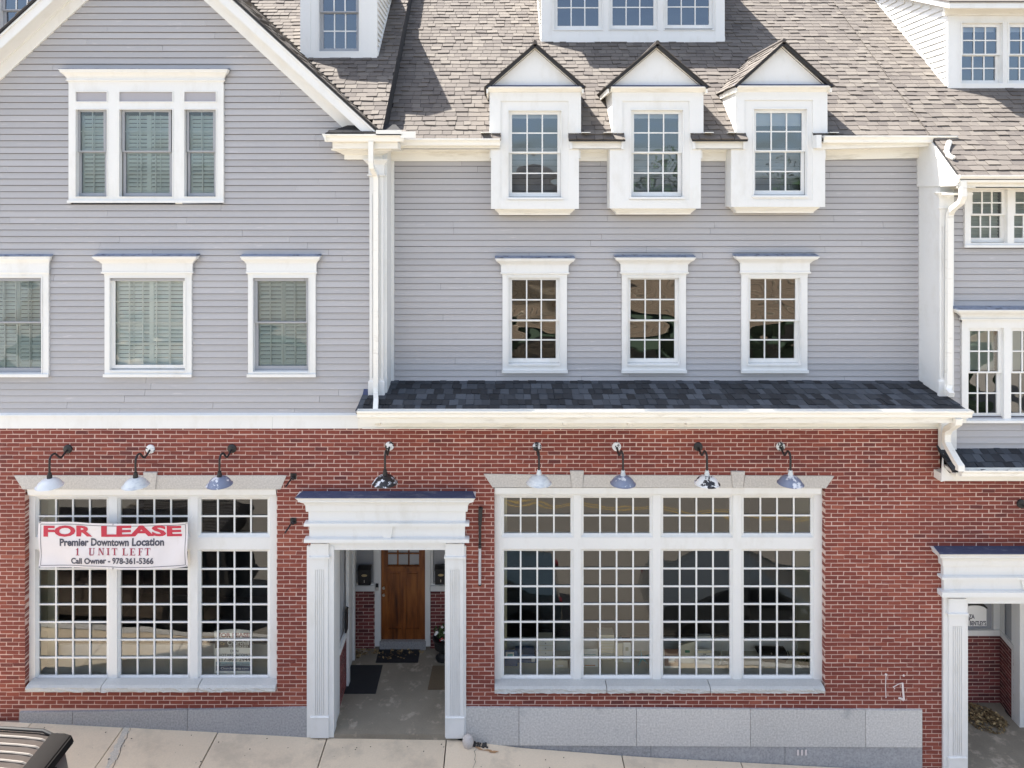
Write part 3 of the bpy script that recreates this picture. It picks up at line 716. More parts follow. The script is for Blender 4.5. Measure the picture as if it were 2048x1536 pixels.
DORM = [  # small dormers: apex px, eave px left/right, eave py, upper face px, lower face px, glass rect, blind py, apex py, bottom py
    dict(ax=1070, ay=86, e0=972, e1=1170, ey=173, u0=979, u1=1162, l0=982, l1=1158, g=(1024, 1115, 229, 385), bl=236, by=418),
    dict(ax=1314, ay=86, e0=1216, e1=1417, ey=173, u0=1224, u1=1407, l0=1220, l1=1402, g=(1268, 1357, 228, 384), bl=236, by=417),
    dict(ax=1566, ay=82, e0=1470, e1=1665, ey=171, u0=1471, u1=1655, l0=1463, l1=1651, g=(1512, 1604, 226, 381), bl=251, by=414)]
YD = 11.42
for d in DORM:
    d['xc'] = PX(d['ax'], YD-.06); d['ze'] = PZ(d['ey'], YD-.1); d['za'] = PZ(d['ay'], YD-.1)
    d['xa'] = PX(d['u0'], YD); d['xb'] = PX(d['u1'], YD); d['hw'] = PX(d['e1'], YD-.1)-PX(d['ax'], YD-.1)
    d['sl'] = (d['za']-d['ze'])/d['hw']
YS = 13.53; SHX0, SHX1 = PX(1085, YS), PX(1447, YS)
YW = 12.36; WX0 = PX(1897, YW)
def mid_iv(Y):
    z = zmain(Y); iv = [(-1.85 + (0 if Y > 11.45 else 0), 12.0)]
    if Y < 11.42: iv = [(-1.83, PX(1903, 11.4))]
    for d in DORM:
        if Y < 11.55: iv = subtract(iv, d['xa']+(.01 if Y > 11.36 else -.0), d['xb']-.01); continue
        if z < d['ze']: iv = subtract(iv, d['xa']+.02, d['xb']-.02)
        elif z < d['za']:
            h = (d['za']-z)/d['sl']; iv = subtract(iv, d['xc']-h+.06, d['xc']+h-.06)
    if Y > YS: iv = subtract(iv, SHX0+.03, SHX1-.03)
    if Y > YW: iv = subtract(iv, WX0+.03, 20)
    return iv
mb = MB(); ym, yr = 11.33, 17.2
EAVEX = ((-1.83, PX(1002, 11.36)), (PX(1137, 11.36), PX(1250, 11.36)), (PX(1383, 11.36), PX(1495, 11.36)), (PX(1629, 11.36), PX(1903, 11.4)))
def slab(mb, x0, x1, y0, y1, zf, t=.06, off=0):
    mb.hexa([(x0, y0, zf(y0)-t+off), (x1, y0, zf(y0)-t+off), (x1, y1, zf(y1)-t+off), (x0, y1, zf(y1)-t+off), (x0, y0, zf(y0)+off), (x1, y0, zf(y0)+off), (x1, y1, zf(y1)+off), (x0, y1, zf(y1)+off)])
for a, b in EAVEX: slab(mb, a, b, 11.335, YD-.004, zmain, .02)
slab(mb, -1.85, PX(978, 11.36), YD-.004, 11.9, zmain)
slab(mb, PX(1163, 11.36), PX(1223, 11.36), YD-.004, 11.9, zmain); slab(mb, PX(1408, 11.36), PX(1470, 11.36), YD-.004, 11.9, zmain)
slab(mb, PX(1656, 11.36), PX(1903, 11.36), YD-.004, 11.9, zmain); slab(mb, -1.85, 12, 11.9, yr, zmain)
slab(mb, -10.4, 12, yr, yr+6, lambda y: zmain(yr)-TP*(y-yr))
roof_mid = mb.build('middle_roof', UNDER, bld)
def mid_iv0(Y):
    if Y < 11.42:
        return [(-1.83, PX(1002, 11.36)), (PX(1137, 11.36), PX(1250, 11.36)), (PX(1383, 11.36), PX(1495, 11.36)), (PX(1629, 11.36), PX(1903, 11.4))]
    iv = mid_iv(Y); return subtract(iv, 7.02, 20) if Y < 14.8 else iv
field(roof_mid, 0, 0, 11.325, 15.6, zmain, TP, 'shw', mid_iv0, seed=11)
mb = MB()
for a, b in ((-1.83, PX(979, 11.36)), (PX(1138, 11.36), PX(1250, 11.36)), (PX(1384, 11.36), PX(1494, 11.36)), (PX(1630, 11.36), PX(1904, 11.36))):
    mb.box(a, b, 11.325, 11.36, zmain(11.33)-.026, zmain(11.33)-.006)
mb.build('drip_edge', EDGE, bld)
# wing roof: same plane carried lower, its verge slightly proud
mb = MB(); slab(mb, 7.0, 12, 10.66, 11.9, zmain, off=.03); slab(mb, 6.9+.1, 12, 11.9, yr, zmain, t=.05, off=.03); roof_w = mb.build('wing_roof', UNDER, bld)
def wing_iv(Y):
    iv = [(6.99, 11.6)]
    if Y > YW: iv = subtract(iv, WX0+.03, 20)
    return iv
field(roof_w, 0, 0, 10.64, 14.8, lambda y: zmain(y)+.03, TP, 'shw', wing_iv, seed=12)
mb = MB(); mb.box(7.0, 11.6, 10.65, 10.68, zmain(10.65)-.03, zmain(10.65)+.02); mb.build('drip_edge', EDGE, bld)
# verge board of the wing roof
mb = MB(); mb.prism_yz([(10.70, zmain(10.70)-.16), (10.70, zmain(10.70)-.03), (11.8, zmain(11.8)-.03), (11.8, zmain(11.8)-.2)], 6.985, 7.02); mb.build('verge_board', WHITE, bld)
mb = MB(); mb.prism_yz([(10.76, CZ+.14), (11.8, CZ+.14), (11.8, zmain(11.8)-.1), (10.76, zmain(10.76)-.1)], 7.0, 7.03); mb.build('return_panel', WHITE, bld)
mb = MB(); mb.box(6.99, 7.30, 10.80, 11.2, CZ+.005, CZ+.03); mb.build('return_soffit', TRIM, bld)
gutter('gutter', PX(1921, 10.62), 11.4, 10.74, PZ(350, 10.62))
mb = MB(); mb.box(7.02, 11.4, 10.745, 10.775, PZ(376, 10.75), PZ(352, 10.75)); mb.box(7.3, 11.4, 10.745, YR+.02, PZ(376, 10.75)-.002, PZ(374, 10.75)); mb.build('eave_fascia', TRIM, bld)
mb = MB(); mb.box(7.2, 11.4, YR-.04, YR+.03, PZ(379, YR), PZ(365, YR)+.3); mb.build('frieze_board', TRIM, bld)
# left block roof behind the gable
yl0 = 10.95
mb = MB(); slab(mb, -10.4, -1.85, 11.37, yr, zleft, t=.08); 
mb.prism_yz([(10.98, zleft(10.98)-.05), (11.36, zmain(11.36)-.02), (15.5, zmain(15.5)-.02), (15.5, zleft(15.5)-.01), (10.98, zleft(10.98)-.01)], -1.90, -1.852)
roof_l = mb.build('left_roof', UNDER, bld)
DLY = 12.52; DLX0, DLX1 = PX(603, DLY), PX(752, DLY)
EX0, EX1 = PX(-40, DLY), PX(108, DLY)
def left_iv(Y):
    z = zleft(Y); h = (CZ+4.5-z)/.917
    iv = [(-10.3, -1.84)]
    if h > 0: iv = subtract(iv, GCX-h+.02, GCX+h-.02)
    if Y > DLY: iv = subtract(subtract(iv, DLX0+.03, DLX1-.03), EX0+.03, EX1-.03)
    return iv
field(roof_l, 0, 0, 11.0, 15.6, zleft, TP, 'shw', left_iv, seed=13)
# cross gable roof slopes
for sgn, nm in ((1, 'right'), (-1, 'left')):
    xe = -1.85 if sgn > 0 else -9.57
    mb = MB(); zr = CZ+4.5; yrb = 10.97+(4.5-1.003)/TP; ze_ = gz(xe)
    top = [(GCX, 10.95, zr), (xe, 10.95, ze_), (xe, 11.02, ze_), (GCX, yrb, zr)]
    mb.hexa([(x, y, z-.05) for x, y, z in top]+[(x, y, z) for x, y, z in top]) if sgn > 0 else mb.hexa([(x, y, z-.05) for x, y, z in reversed(top)]+[(x, y, z) for x, y, z in reversed(top)])
    o = mb.build('gable_roof', UNDER, bld)
    # shingles on the slope, courses parallel to the rake edge direction y
    ang = math.atan(.917)
    U = Vector((0, 1, 0)); Vv = Vector((-sgn*cos(ang), 0, sin(ang))); N = Vector((sgn*sin(ang), 0, cos(ang)))
    Wd = U*(sgn)
    R = Matrix(((sgn*0, Vv.x, N.x, 0), (sgn*1.0, Vv.y, N.y, 0), (0, Vv.z, N.z, 0), (0, 0, 0, 1)))
    L = abs(xe-GCX)/cos(ang); s = 0; rnd = random.Random(21+sgn)
    while s < L-.05:
        xx = xe-sgn*s*cos(ang); zz = ze_+s*sin(ang)
        ymax = 10.97+(zz-CZ-1.003)/TP; y = 10.93
        while y < ymax:
            w = rnd.uniform(.12, .3); yb_ = min(y+w, ymax)
            piece('shingle', o, 'shw%d' % rnd.randrange(4), TRS((xx, (y+yb_)/2, zz+.004), max(yb_-y-.004, .01), .14, .012*(1+(rnd.random() < .5)), R), rnd.random())
            y += w
        s += .124
# rakes of the gable
def rake(name, dz0, dz1, y0, y1, mat, foot=-1.9):
    """band between the lines gz-dz0 and gz-dz1, full gable, cut at foot on the right"""
    for sgn in (1, -1):
        xe = foot if sgn > 0 else -9.7
        za = CZ+4.5; d = abs(xe-GCX)
        pts = [(GCX, za-dz1), (xe, za-dz1-.917*d), (xe, za-dz0-.917*d), (GCX, za-dz0)]
        if sgn < 0: pts = pts[::-1]
        mb = MB(); mb.prism_xz(pts, y0, y1); mb.build(name, mat, bld)
rake('rake_drip_edge', -.012, .035, 10.935, 10.99, EDGE, -1.80)
rake('rake_crown', .035, .085, 10.95, 11.3, WHITE, -1.87)
rake('rake_board', .085, .25, 10.975, 11.3, WHITE, -1.95)
rake('rake_frieze', .25, .50, YB-.035, YB+.02, WHITE, -2.15)
rake('rake_soffit', .25, .262, 10.98, YB-.03, WHITE, -2.1)
rake('rake_bead', .25, .28, YB-.06, YB-.034, WHITE, -2.15)

# ---------- small gabled dormers
def dormer_small(d, lab):
    Y = YD; xa, xb = d['xa'], d['xb']; la, lb = PX(d['l0'], Y), PX(d['l1'], Y)
    ze, za, xc, hw = d['ze'], d['za'], d['xc'], d['hw']; zm = PZ(266, Y); zbot = PZ(d['by'], Y)
    gy = Y+.075; s = 7*gy/F; g = d['g']
    gx0, gx1, gzt, gzb = PX(g[0], gy)-s, PX(g[1], gy)+s, PZ(g[2], gy)+s, PZ(g[3], gy)-s*1.3
    # face boards
    ix0, ix1, izt = PX((d['g'][0]-23), Y), PX(d['g'][1]+22, Y), PZ(202 if d['ax'] != 1566 else 200, Y)
    mb = MB()
    mb.box(xa, ix0, Y, Y+.06, zm, ze-.03); mb.box(ix1, xb, Y, Y+.06, zm, ze-.03); mb.box(ix0, ix1, Y, Y+.06, izt, ze-.03)
    yback = 11.42+(ze-CZ-.979)/TP
    mb.box(xa, xa+.03, Y+.06, yback, CZ+.6, ze-.03); mb.box(xb-.03, xb, Y+.06, yback, CZ+.6, ze-.03)
    w = mb.build('dormer', WHITE, bld); w['label'] = lab
    # lower box, set a hair back from the upper face
    mb = MB(); mb.box(la, ix0, Y+.012, YM, zbot, zm); mb.box(ix1, lb, Y+.012, YM, zbot, zm); mb.box(ix0, ix1, Y+.0125, YM, zbot, PZ(400, Y)); mb.build('oriel_box', WHITE, w)
    mb = MB(); mb.frame(gx0, gx1, gzb, gzt, ix0, ix1, PZ(401, Y), izt, Y+.022, Y+.1)
    m = .016; mb.frame(gx0, gx1, gzb, gzt, gx0-m, gx1+m, gzb-m, gzt+m, Y+.008, Y+.022); mb.build('window_casing', WHITE, w)
    mb = MB(); mb.box(gx0-.03, gx1+.03, Y-.012, Y+.022, gzb-.04, gzb-.012); mb.build('window_sill', WHITE, w)
    sash_unit(w, gy, g, 305 if d['ax'] != 1566 else 302, 3, 2, WHITE, 'p_dorm', 7, d['bl'])
    interior(w, gx0, gx1, gzb, gzt, Y+.105, .9)
    # corbel under the box
    mb = MB(); L = [(zbot, -.06), (zbot-.02, -.065), (zbot-.03, -.08), (zbot-.075, -.125), (zbot-.085, -.13), (zbot-.10, -.13)]
    vs = []; fs = []
    for z, p in L: vs += [(la-p, YM, z), (la-p, Y-p+.012, z), (lb+p, Y-p+.012, z), (lb+p, YM, z)]
    for i in range(len(L)-1):
        for j in range(4): a = 4*i; fs.append((a+j, a+4+j, a+4+(j+1) % 4, a+(j+1) % 4))
    fs.append((0, 1, 2, 3)); k = 4*(len(L)-1); fs.append((k+3, k+2, k+1, k)); mb.add(vs, fs); mb.build('corbel', TRIM, w)
    # entablature across the front and its lead
    zb_ = PZ(184, Y)
    mb = MB(); mb.prism_yz([(Y, zb_-.0), (Y, ze+.0), (Y-.10, ze), (Y-.10, ze-.02), (Y-.06, ze-.045), (Y-.03, ze-.07)], xa-.03, xb+.03)
    mb.prism_yz([(Y, zb_), (Y, ze), (Y+.5, ze), (Y+.5, zb_)], xa-.035, xb+.035)
    mb.build('cornice', TRIM, w)
    mb = MB(); mb.hexa([(xa-.04, Y-.105, ze+.002), (xb+.04, Y-.105, ze+.002), (xb+.04, Y+.02, ze+.002), (xa-.04, Y+.02, ze+.002), (xa-.04, Y-.105, ze+.006), (xb+.04, Y-.105, ze+.006), (xb+.02, Y+.02, ze+.045), (xa-.02, Y+.02, ze+.045)]); mb.build('flashing', LEAD, w)
    # pediment face
    mb = MB(); q = hw-.10; mb.prism_xz([(xc-q, ze), (xc+q, ze), (xc, ze+q*d['sl'])], Y+.0, Y+.05); mb.build('pediment', WHITE, w)
    # roof slopes
    yb_ = 11.42+(za-CZ-.979)/TP; yf = Y-.10
    for sgn in (-1, 1):
        xe = xc+sgn*hw; zlow = ze-.005; ye_b = 11.42+(zlow-CZ-.979)/TP
        sl = d['sl']; nx, nz = sgn*sl, 1; ln = sqrt(nx*nx+nz*nz); nx /= ln; nz /= ln; t = .045
        P = [(xc, yf, za), (xe, yf, zlow), (xe, ye_b+.1, zlow), (xc, yb_+.05, za)]
        if sgn < 0: P = P[::-1]
        mb = MB(); mb.hexa([(x-nx*t, y, z-nz*t) for x, y, z in P]+P); ro = mb.build('dormer_roof', EDGE, w)
        ang = math.atan(sl); N = Vector((sgn*sin(ang), 0, cos(ang))); Vv = Vector((-sgn*cos(ang), 0, sin(ang)))
        R = Matrix(((0, Vv.x, N.x, 0), (sgn*1.0, 0, N.y, 0), (0, Vv.z, N.z, 0), (0, 0, 0, 1)))
        Ls = hw/cos(ang); s_ = -.02; rnd = random.Random(int(d['ax']+sgn))
        while s_ < Ls-.03:
            xx = xe-sgn*s_*cos(ang); zz = zlow+s_*sin(ang); ymax = 11.42+(zz-CZ-.979)/TP+.05; y = yf-.012
            while y < ymax:
                wd = rnd.uniform(.1, .26); y2 = min(y+wd, ymax)
                piece('shingle', ro, 'shw%d' % rnd.randrange(4), TRS((xx, (y+y2)/2, zz+.004), max(y2-y-.003, .01), .14, .009*(1+(rnd.random() < .5)), R), rnd.random()); y += wd
            s_ += .124
        # fascia under the eave side and rake underside
        mb = MB(); mb.box(min(xe-sgn*.02, xe-sgn*.05), max(xe-sgn*.02, xe-sgn*.05), yf+.01, ye_b, zlow-.10, zlow-.03); mb.build('side_fascia', TRIM, w)
        mb = MB(); q1 = hw-.02; q2 = hw-.09
        pts = [(xc, ze+q2*sl), (xc+sgn*q2, ze), (xc+sgn*q1, ze), (xc, ze+q1*sl-.005)]
        if sgn < 0: pts = pts[::-1]
        mb.prism_xz(pts, Y-.02, Y); mb.build('rake_moulding', TRIM, w)
    mb = MB(); mb.tube([(xc, yf-.01, za+.01), (xc, yb_, za+.01)], .035, 6); mb.build('ridge_cap', SHW, w)
    # step flashing ends at the eave
    for sgn, xe in ((-1, xa), (1, xb)):
        mb = MB(); mb.box(xe-(.14 if sgn < 0 else -.0)-.0, xe+(.14 if sgn > 0 else 0), Y-.10, Y+.06, zm-.004, zm+.006); mb.build('flashing', GUTTER, w)
for d, nm in zip(DORM, ('left gabled dormer, shade barely lowered', 'middle gabled dormer between its two neighbours', 'right gabled dormer with its shade lowered furthest')): dormer_small(d, nm)

# ---------- shed dormer in the middle, left dormers, wing dormer
def big_face(name, lab, Y, x0p, x1p, ybot, ztop, gls, zroof, cols, rows, cheek_r=None, cheek_l=None, fmat=WHITE, gable=False, bot=64, key='p_dorm', rail=None, blind=None):
    x0, x1 = PX(x0p, Y), PX(x1p, Y); zb = PZ(ybot, Y)
    yb_ = Y+(ztop-zb)/TP
    gy = Y+.05; s = 7*gy/F
    e = [x0]
    for g in gls: e += [PX(g[0], gy)-s, PX(g[1], gy)+s]
    e += [x1]; zt = PZ(gls[0][2], gy)+s; zl = PZ(gls[0][3], gy)-s*1.2
    mb = MB()
    for i in range(0, len(e), 2): mb.box(e[i], e[i+1], Y, Y+.09, zb, ztop)
    for i in range(1, len(e)-1, 2):
        mb.box(e[i], e[i+1], Y, Y+.09, zb, zl); mb.box(e[i], e[i+1], Y, Y+.09, zt, ztop)
        m = .018; mb.frame(e[i], e[i+1], zl, zt, e[i]-m, e[i+1]+m, zl-m, zt+m, Y-.014, Y)
    cb = .10
    mb.box(x0-.004, x0+.16, Y-.012, Y, zb-.01, ztop); mb.box(x1-.16, x1+.004, Y-.012, Y, zb-.01, ztop); mb.box(x0+.16, x1-.16, Y-.0115, Y, zb-.012, zb+.12)
    p2 = 0 if gable else .40; zq = ztop+(0 if gable else .05)
    yx = Y+(zq-zb)/(TP-p2); zx = zb+TP*(yx-Y)
    for xx, sg in ((x0, 1), (x1, -1)):
        a, b = (xx, xx+.03) if sg > 0 else (xx-.03, xx)
        mb.prism_yz([(Y+.09, zb-.05), (Y+.09, zq+p2*.09), (yx, zx)], a, b)
    w = mb.build(name, WHITE, bld); w['label'] = lab
    for g in gls:
        sash_unit(w, gy, g, rail, cols, rows, fmat, key, 7, blind, rail is not None)
        interior(w, PX(g[0], gy)-s, PX(g[1], gy)+s, zl, zt, Y+.095, .9)
    for xx, sg in ((x0, -1), (x1, 1)):     # clapboards on the cheeks
        n = int((zx-zb)/.11)
        R = Matrix.Rotation(sg*pi/2, 4, 'Z')
        for i in range(n):
            z = zb+.02+i*.11; ya = Y+.03 if z < zq else Y+(z+.1-zq)/p2 if p2 else 1e9; yb2 = Y+(z-zb)/TP-.02
            if yb2-ya < .08: continue
            piece('cheek_clapboard', w, 'wboard', TRS((xx, (ya+yb2)/2, z), yb2-ya, .034, .11*.95, R), random.random())
        a, b = (xx, xx+.038) if sg > 0 else (xx-.038, xx)
        mb = MB(); mb.prism_yz([(Y+.02, zb-.03), (yx, zx-.05), (yx, zx+.09), (Y+.02, zb+.11)], a, b); mb.build('cheek_trim', WHITE, w)
        mb = MB(); mb.box(xx if sg > 0 else xx-.02, xx+.02 if sg > 0 else xx, Y-.0125, Y+.10, zb, ztop); mb.build('corner_board', WHITE, w)
    # roof of the dormer
    if gable:
        xc = (x0+x1)/2; hw = (x1-x0)/2+.16; za = ztop+hw*.87; yf = Y-.16
        for sgn in (-1, 1):
            ye_b = Y+(ztop-zb)/TP; yba = Y+(za-zb)/TP
            P = [(xc, yf, za), (xc+sgn*hw, yf, ztop-.02), (xc+sgn*hw, ye_b, ztop-.02), (xc, yba, za)]
            if sgn < 0: P = P[::-1]
            mb = MB(); mb.hexa([(x, y, z-.07) for x, y, z in P]+P); mb.build('dormer_roof', SHW, w)
        mb = MB(); mb.prism_xz([(x0, ztop), (x1, ztop), (xc, ztop+(x1-x0)/2*.87)], Y, Y+.05); mb.build('pediment', WHITE, w)
    else:
        yf = Y-.28; Lr = yx-Y+.15
        mb = MB(); z0_ = zq-p2*.28+.02
        P = [(x0-.16, yf), (x1+.16, yf), (x1+.16, Y+Lr), (x0-.16, Y+Lr)]
        mb.hexa([(x, y, z0_+(y-yf)*p2) for x, y in P]+[(x, y, z0_+.10+(y-yf)*p2) for x, y in P]); mb.build('dormer_roof', WHITE, w)
        mb = MB(); P = [(x0-.18, yf-.02), (x1+.18, yf-.02), (x1+.18, Y+Lr), (x0-.18, Y+Lr)]
        mb.hexa([(x, y, z0_+.105+(y-yf)*p2) for x, y in P]+[(x, y, z0_+.125+(y-yf)*p2) for x, y in P]); mb.build('dormer_shingles', SHW, w)
        mb = MB(); mb.box(x0-.1, x1+.1, Y-.05, Y, ztop-.1, ztop+.06); mb.build('frieze_board', TRIM, w)
    return w
zS = PZ(85, YS)+1.55
big_face('shed_dormer', 'wide triple-window dormer high on the middle roof', YS, 1085, 1447, 85, zS, [(1115, 1197, -95, 52), (1225, 1307, -95, 51), (1335, 1418, -95, 50)], zmain, 3, 4)
zL = PZ(116, DLY)+1.62
big_face('left_dormer', 'tall narrow dormer with a grey sash beside the gable', DLY, 603, 752, 116, zL, [(646, 712, -45, 96)], zleft, 3, 2, fmat=GREYF, gable=True, rail=24)
big_face('left_dormer', 'dormer glimpsed behind the left rake', DLY, -40, 108, 116, zL, [(10, 76, -45, 96)], zleft, 3, 2, fmat=GREYF, gable=True, rail=20)
zW = PZ(20, YW)
big_face('wing_dormer', 'wide dormer with sunlit cheek on the right wing roof', YW, 1897, 2330, 180, zW, [(1926, 1994, 54, 160), (2020, 2088, 54, 160), (2114, 2182, 54, 160)], zmain, 3, 2, rail=109, blind=62)

# ---------- pent roofs
ZPB, ZPF = PZ(762, YM), PZ(822, 10.68); TPP = (ZPB-ZPF)/(YM-10.68)
def zpent(Y): return ZPF+TPP*(Y-10.68)
px0, px1 = PX(712, 10.68), PX(1935, 10.68)
mb = MB()
# the part on the gabled block stops at its wall
slab(mb, px0, px1, 10.69, YM, zpent, .05); pent = mb.build('pent_roof', UNDER, bld)
def pent_iv(Y):
    iv = [(px0-.01, px1+.01)]
    if Y > YB-.03: iv = [(LX1+.03, px1+.01)]
    if Y > YR-.02: iv = subtract(iv, 7.03, 20)
    if Y > 11.1 and Y < YB: iv = subtract(iv, PX(741, YP), LX1)
    return iv
field(pent, 0, 0, 10.665, YM-.02, zpent, TPP, 'shd', pent_iv, expo=.1945, seed=31, th=.010, wr=(.09, .18))
mb = MB(); mb.box(px0, px1, 10.668, 10.70, ZPF-.04, ZPF-.004); mb.build('drip_edge', EDGE, bld)
mb = MB(); mb.hexa([(px0, YB-.10, zpent(YB-.1)+.01), (PX(739, YP), YB-.10, zpent(YB-.1)+.01), (PX(739, YP), YB, zpent(YB)+.02), (px0, YB, zpent(YB)+.02), (px0, YB-.1, zpent(YB-.1)+.016), (PX(739, YP), YB-.1, zpent(YB-.1)+.016), (PX(739, YP), YB-.005, zpent(YB)+.075), (px0, YB-.005, zpent(YB)+.075)]); mb.build('flashing', LEAD, bld)
gutter('pent_gutter', px0+.04, px1+.0, 10.66, PZ(822.5, 10.54))
mb = MB(); mb.box(px0+.06, px1-.03, 10.662, 10.70, PZ(846, 10.66), PZ(826, 10.66)); mb.box(px0+.06, px1-.03, 10.70, YB, PZ(846, 10.66), PZ(846, 10.66)+.02); mb.build('pent_fascia', TRIM, bld)
Yf = YB-.035; ft = PZ(857, Yf)
mb = MB(); mb.box(PX(716, Yf), PX(1879, Yf), Yf, YB+.05, ft, ft+.32); mb.box(PX(725, Yf), PX(1879, Yf), Yf-.02, Yf, ft+.0, ft+.012); mb.build('frieze_board', TRIM, bld)
for p in (1010, 1130, 1260, 1376, 756):
    Yk = 10.9; mb = MB(); x = PX(p, Yk); z = PZ(851, Yk); mb.prism_yz([(Yk, z), (Yk-.05, z+.03), (Yk-.06, z+.11), (YB, z+.11), (YB, z)], x-.035, x+.035); mb.build('modillion', TRIM, bld)
# wing pent roof
Y2B, Y2F = YR, 10.86
z2b, z2f = PZ(897, Y2B), PZ(940, Y2F); T2 = (z2b-z2f)/(Y2B-Y2F)
def z2(Y): return z2f+T2*(Y-Y2F)
mb = MB(); wx0 = PX(1890, 10.98)
mb.hexa([(PX(1905, Y2F), Y2F, z2f-.04), (12, Y2F, z2f-.04), (12, Y2B, z2b-.04), (PX(1876, Y2B), Y2B, z2b-.04), (PX(1905, Y2F), Y2F, z2f), (12, Y2F, z2f), (12, Y2B, z2b), (PX(1876, Y2B), Y2B, z2b)])
pent2 = mb.build('wing_pent_roof', UNDER, bld)
def p2_iv(Y): return [(PX(1905, Y2F)-(Y-Y2F)/(Y2B-Y2F)*(PX(1905, Y2F)-PX(1876, Y2B))-.01, 11.4)]
field(pent2, 0, 0, Y2F-.012, Y2B-.02, z2, T2, 'shd', p2_iv, expo=.155, seed=37, th=.010, wr=(.10, .18))
gutter('wing_pent_gutter', PX(1925, Y2F-.1), 11.4, Y2F-.005, PZ(941, Y2F-.12))
zf0 = PZ(962, YB-.16)
mb = MB(); mb.box(PX(1880, YB-.16), 11.4, YB-.16, YB+.04, zf0, PZ(946, YB-.16)); mb.box(PX(1912, Y2F), 11.4, Y2F, Y2F+.3, PZ(951, Y2F), PZ(944, Y2F)); mb.build('wing_frieze', TRIM, bld)
mb = MB(); mb.prism_xz([(PX(1880, YB-.16), zf0), (PX(1910, YB-.2), PZ(958, YB-.2)), (PX(1908, Y2F), PZ(946, Y2F)), (PX(1880, YB-.1), PZ(903, YB-.1))], YB-.19, YB-.165); mb.build('pent_end_board', WHITE, bld)
mb = MB(); mb.box(PX(1880, YR), PX(1911, YR), YR-.03, YR+.05, PZ(900, YR), PZ(838, YR)); mb.build('corner_board', WHITE, bld)

# ---------- downspouts
def spout(pts, w=.075, dd=.06, wdir=(1, 0, 0)):
    mb = MB(); mb.rtube(pts, w, dd, wdir); return mb.build('downspout', GUTTER, bld)
yq = YP-.03-.05
spout([(PX(742, 10.92), 10.92, PZ(283, 10.92)), (PX(742, 10.92), 10.92, PZ(326, 10.92)), (PX(743, 10.93), 10.93, PZ(334, 10.93)), (PX(751, yq), yq-.02, PZ(350, yq)), (PX(752, yq), yq, PZ(358, yq)), (PX(752, yq), yq, PZ(775, yq)), (PX(752, yq), yq-.03, PZ(787, yq)), (PX(752, 10.85), 10.85, PZ(800, 10.85)), (PX(751, 10.68), 10.68, PZ(822, 10.68))])
yq = YQ-.05
mb = MB(); mb.tube([(PX(1899, 11.2), 11.20, PZ(284, 11.2)), (PX(1895, 11.12), 11.12, PZ(295, 11.12)), (PX(1893, 11.04), 11.04, PZ(304, 11.04)), (PX(1897, 10.97), 10.97, PZ(312, 10.97)), (PX(1908, 10.90), 10.90, PZ(317, 10.90))], .040, 10); mb.build('downspout', GUTTER, bld, smooth=True)
spout([(PX(1925, 10.68), 10.68, PZ(361, 10.68)), (PX(1926, 10.68), 10.68, PZ(392, 10.68)), (PX(1922, 10.75), 10.75, PZ(404, 10.75)), (PX(1905, 11.0), 11.0, PZ(418, 11.0)), (PX(1900, yq), yq, PZ(428, yq)), (PX(1899, yq), yq, PZ(440, yq)), (PX(1897, yq), yq, PZ(770, yq)), (PX(1896, yq-.04), yq-.04, PZ(780, yq)), (PX(1903, 10.95), 10.95, PZ(790, 10.95))], .085, .07)
spout([(PX(1916, 10.6), 10.6, PZ(836, 10.6)), (PX(1915, 10.62), 10.62, PZ(846, 10.62)), (PX(1908, 10.72), 10.72, PZ(851, 10.72)), (PX(1896, 11.0), 11.0, PZ(858, 11.0)), (PX(1893, 11.12), 11.12, PZ(866, 11.12)), (PX(1893, 11.12), 11.12, PZ(884, 11.12)), (PX(1898, 11.05), 11.05, PZ(896, 11.05)), (PX(1914, 10.82), 10.82, PZ(924, 10.82)), (PX(1920, 10.76), 10.76, PZ(932, 10.76)), (PX(1920, 10.76), 10.76, PZ(941, 10.76))], .10, .08)

# ================================================================== BRICK STOREY
BW, BH, BG = .2033, PZ(0, YB)-PZ(8.31, YB), .0125           # brick pitch, course height, joint
YFR = YB+.10                                              # shop window frames sit back in the wall
SL = dict(x0=PX(50, YB), x1=PX(553.5, YB), z0=PZ(1376, YB), z1=PZ(976, YB))
SR = dict(x0=PX(989, YB), x1=PX(1650, YB), z0=PZ(1378, YB), z1=PZ(973, YB))
EL = (PX(640, YB), PX(912, YB)); ER = (PX(1912, YB), 10.2)
EZL, EZR = PZ(1092, YB), PZ(1200, YB)
ZTOP = PZ(853, YB)
bholes = [(SL['x0'], SL['x1'], SL['z0'], SL['z1']), (SR['x0'], SR['x1'], SR['z0'], SR['z1']), (EL[0], EL[1], -9, EZL), (ER[0], ER[1], -9, EZR),
          (PX(1880, YB), 12, PZ(955, YB), 12)]
def lintel_cover(x0p, x1p, yt, yb): return (PX(x0p+8, YB), PX(x1p-8, YB), PZ(yb, YB), PZ(yt+2, YB))
bholes += [lintel_cover(36, 562, 951, 978), lintel_cover(978, 1656, 951, 975)]
base_cov = [(PX(38, YB), PX(625, YB), -9, PZ(1418, YB)), (PX(930, YB), PX(1845, YB), -9, PZ(1418, YB))]
mb = MB(); bricks = []; rnd = random.Random(77); z = ZTOP; row = 0
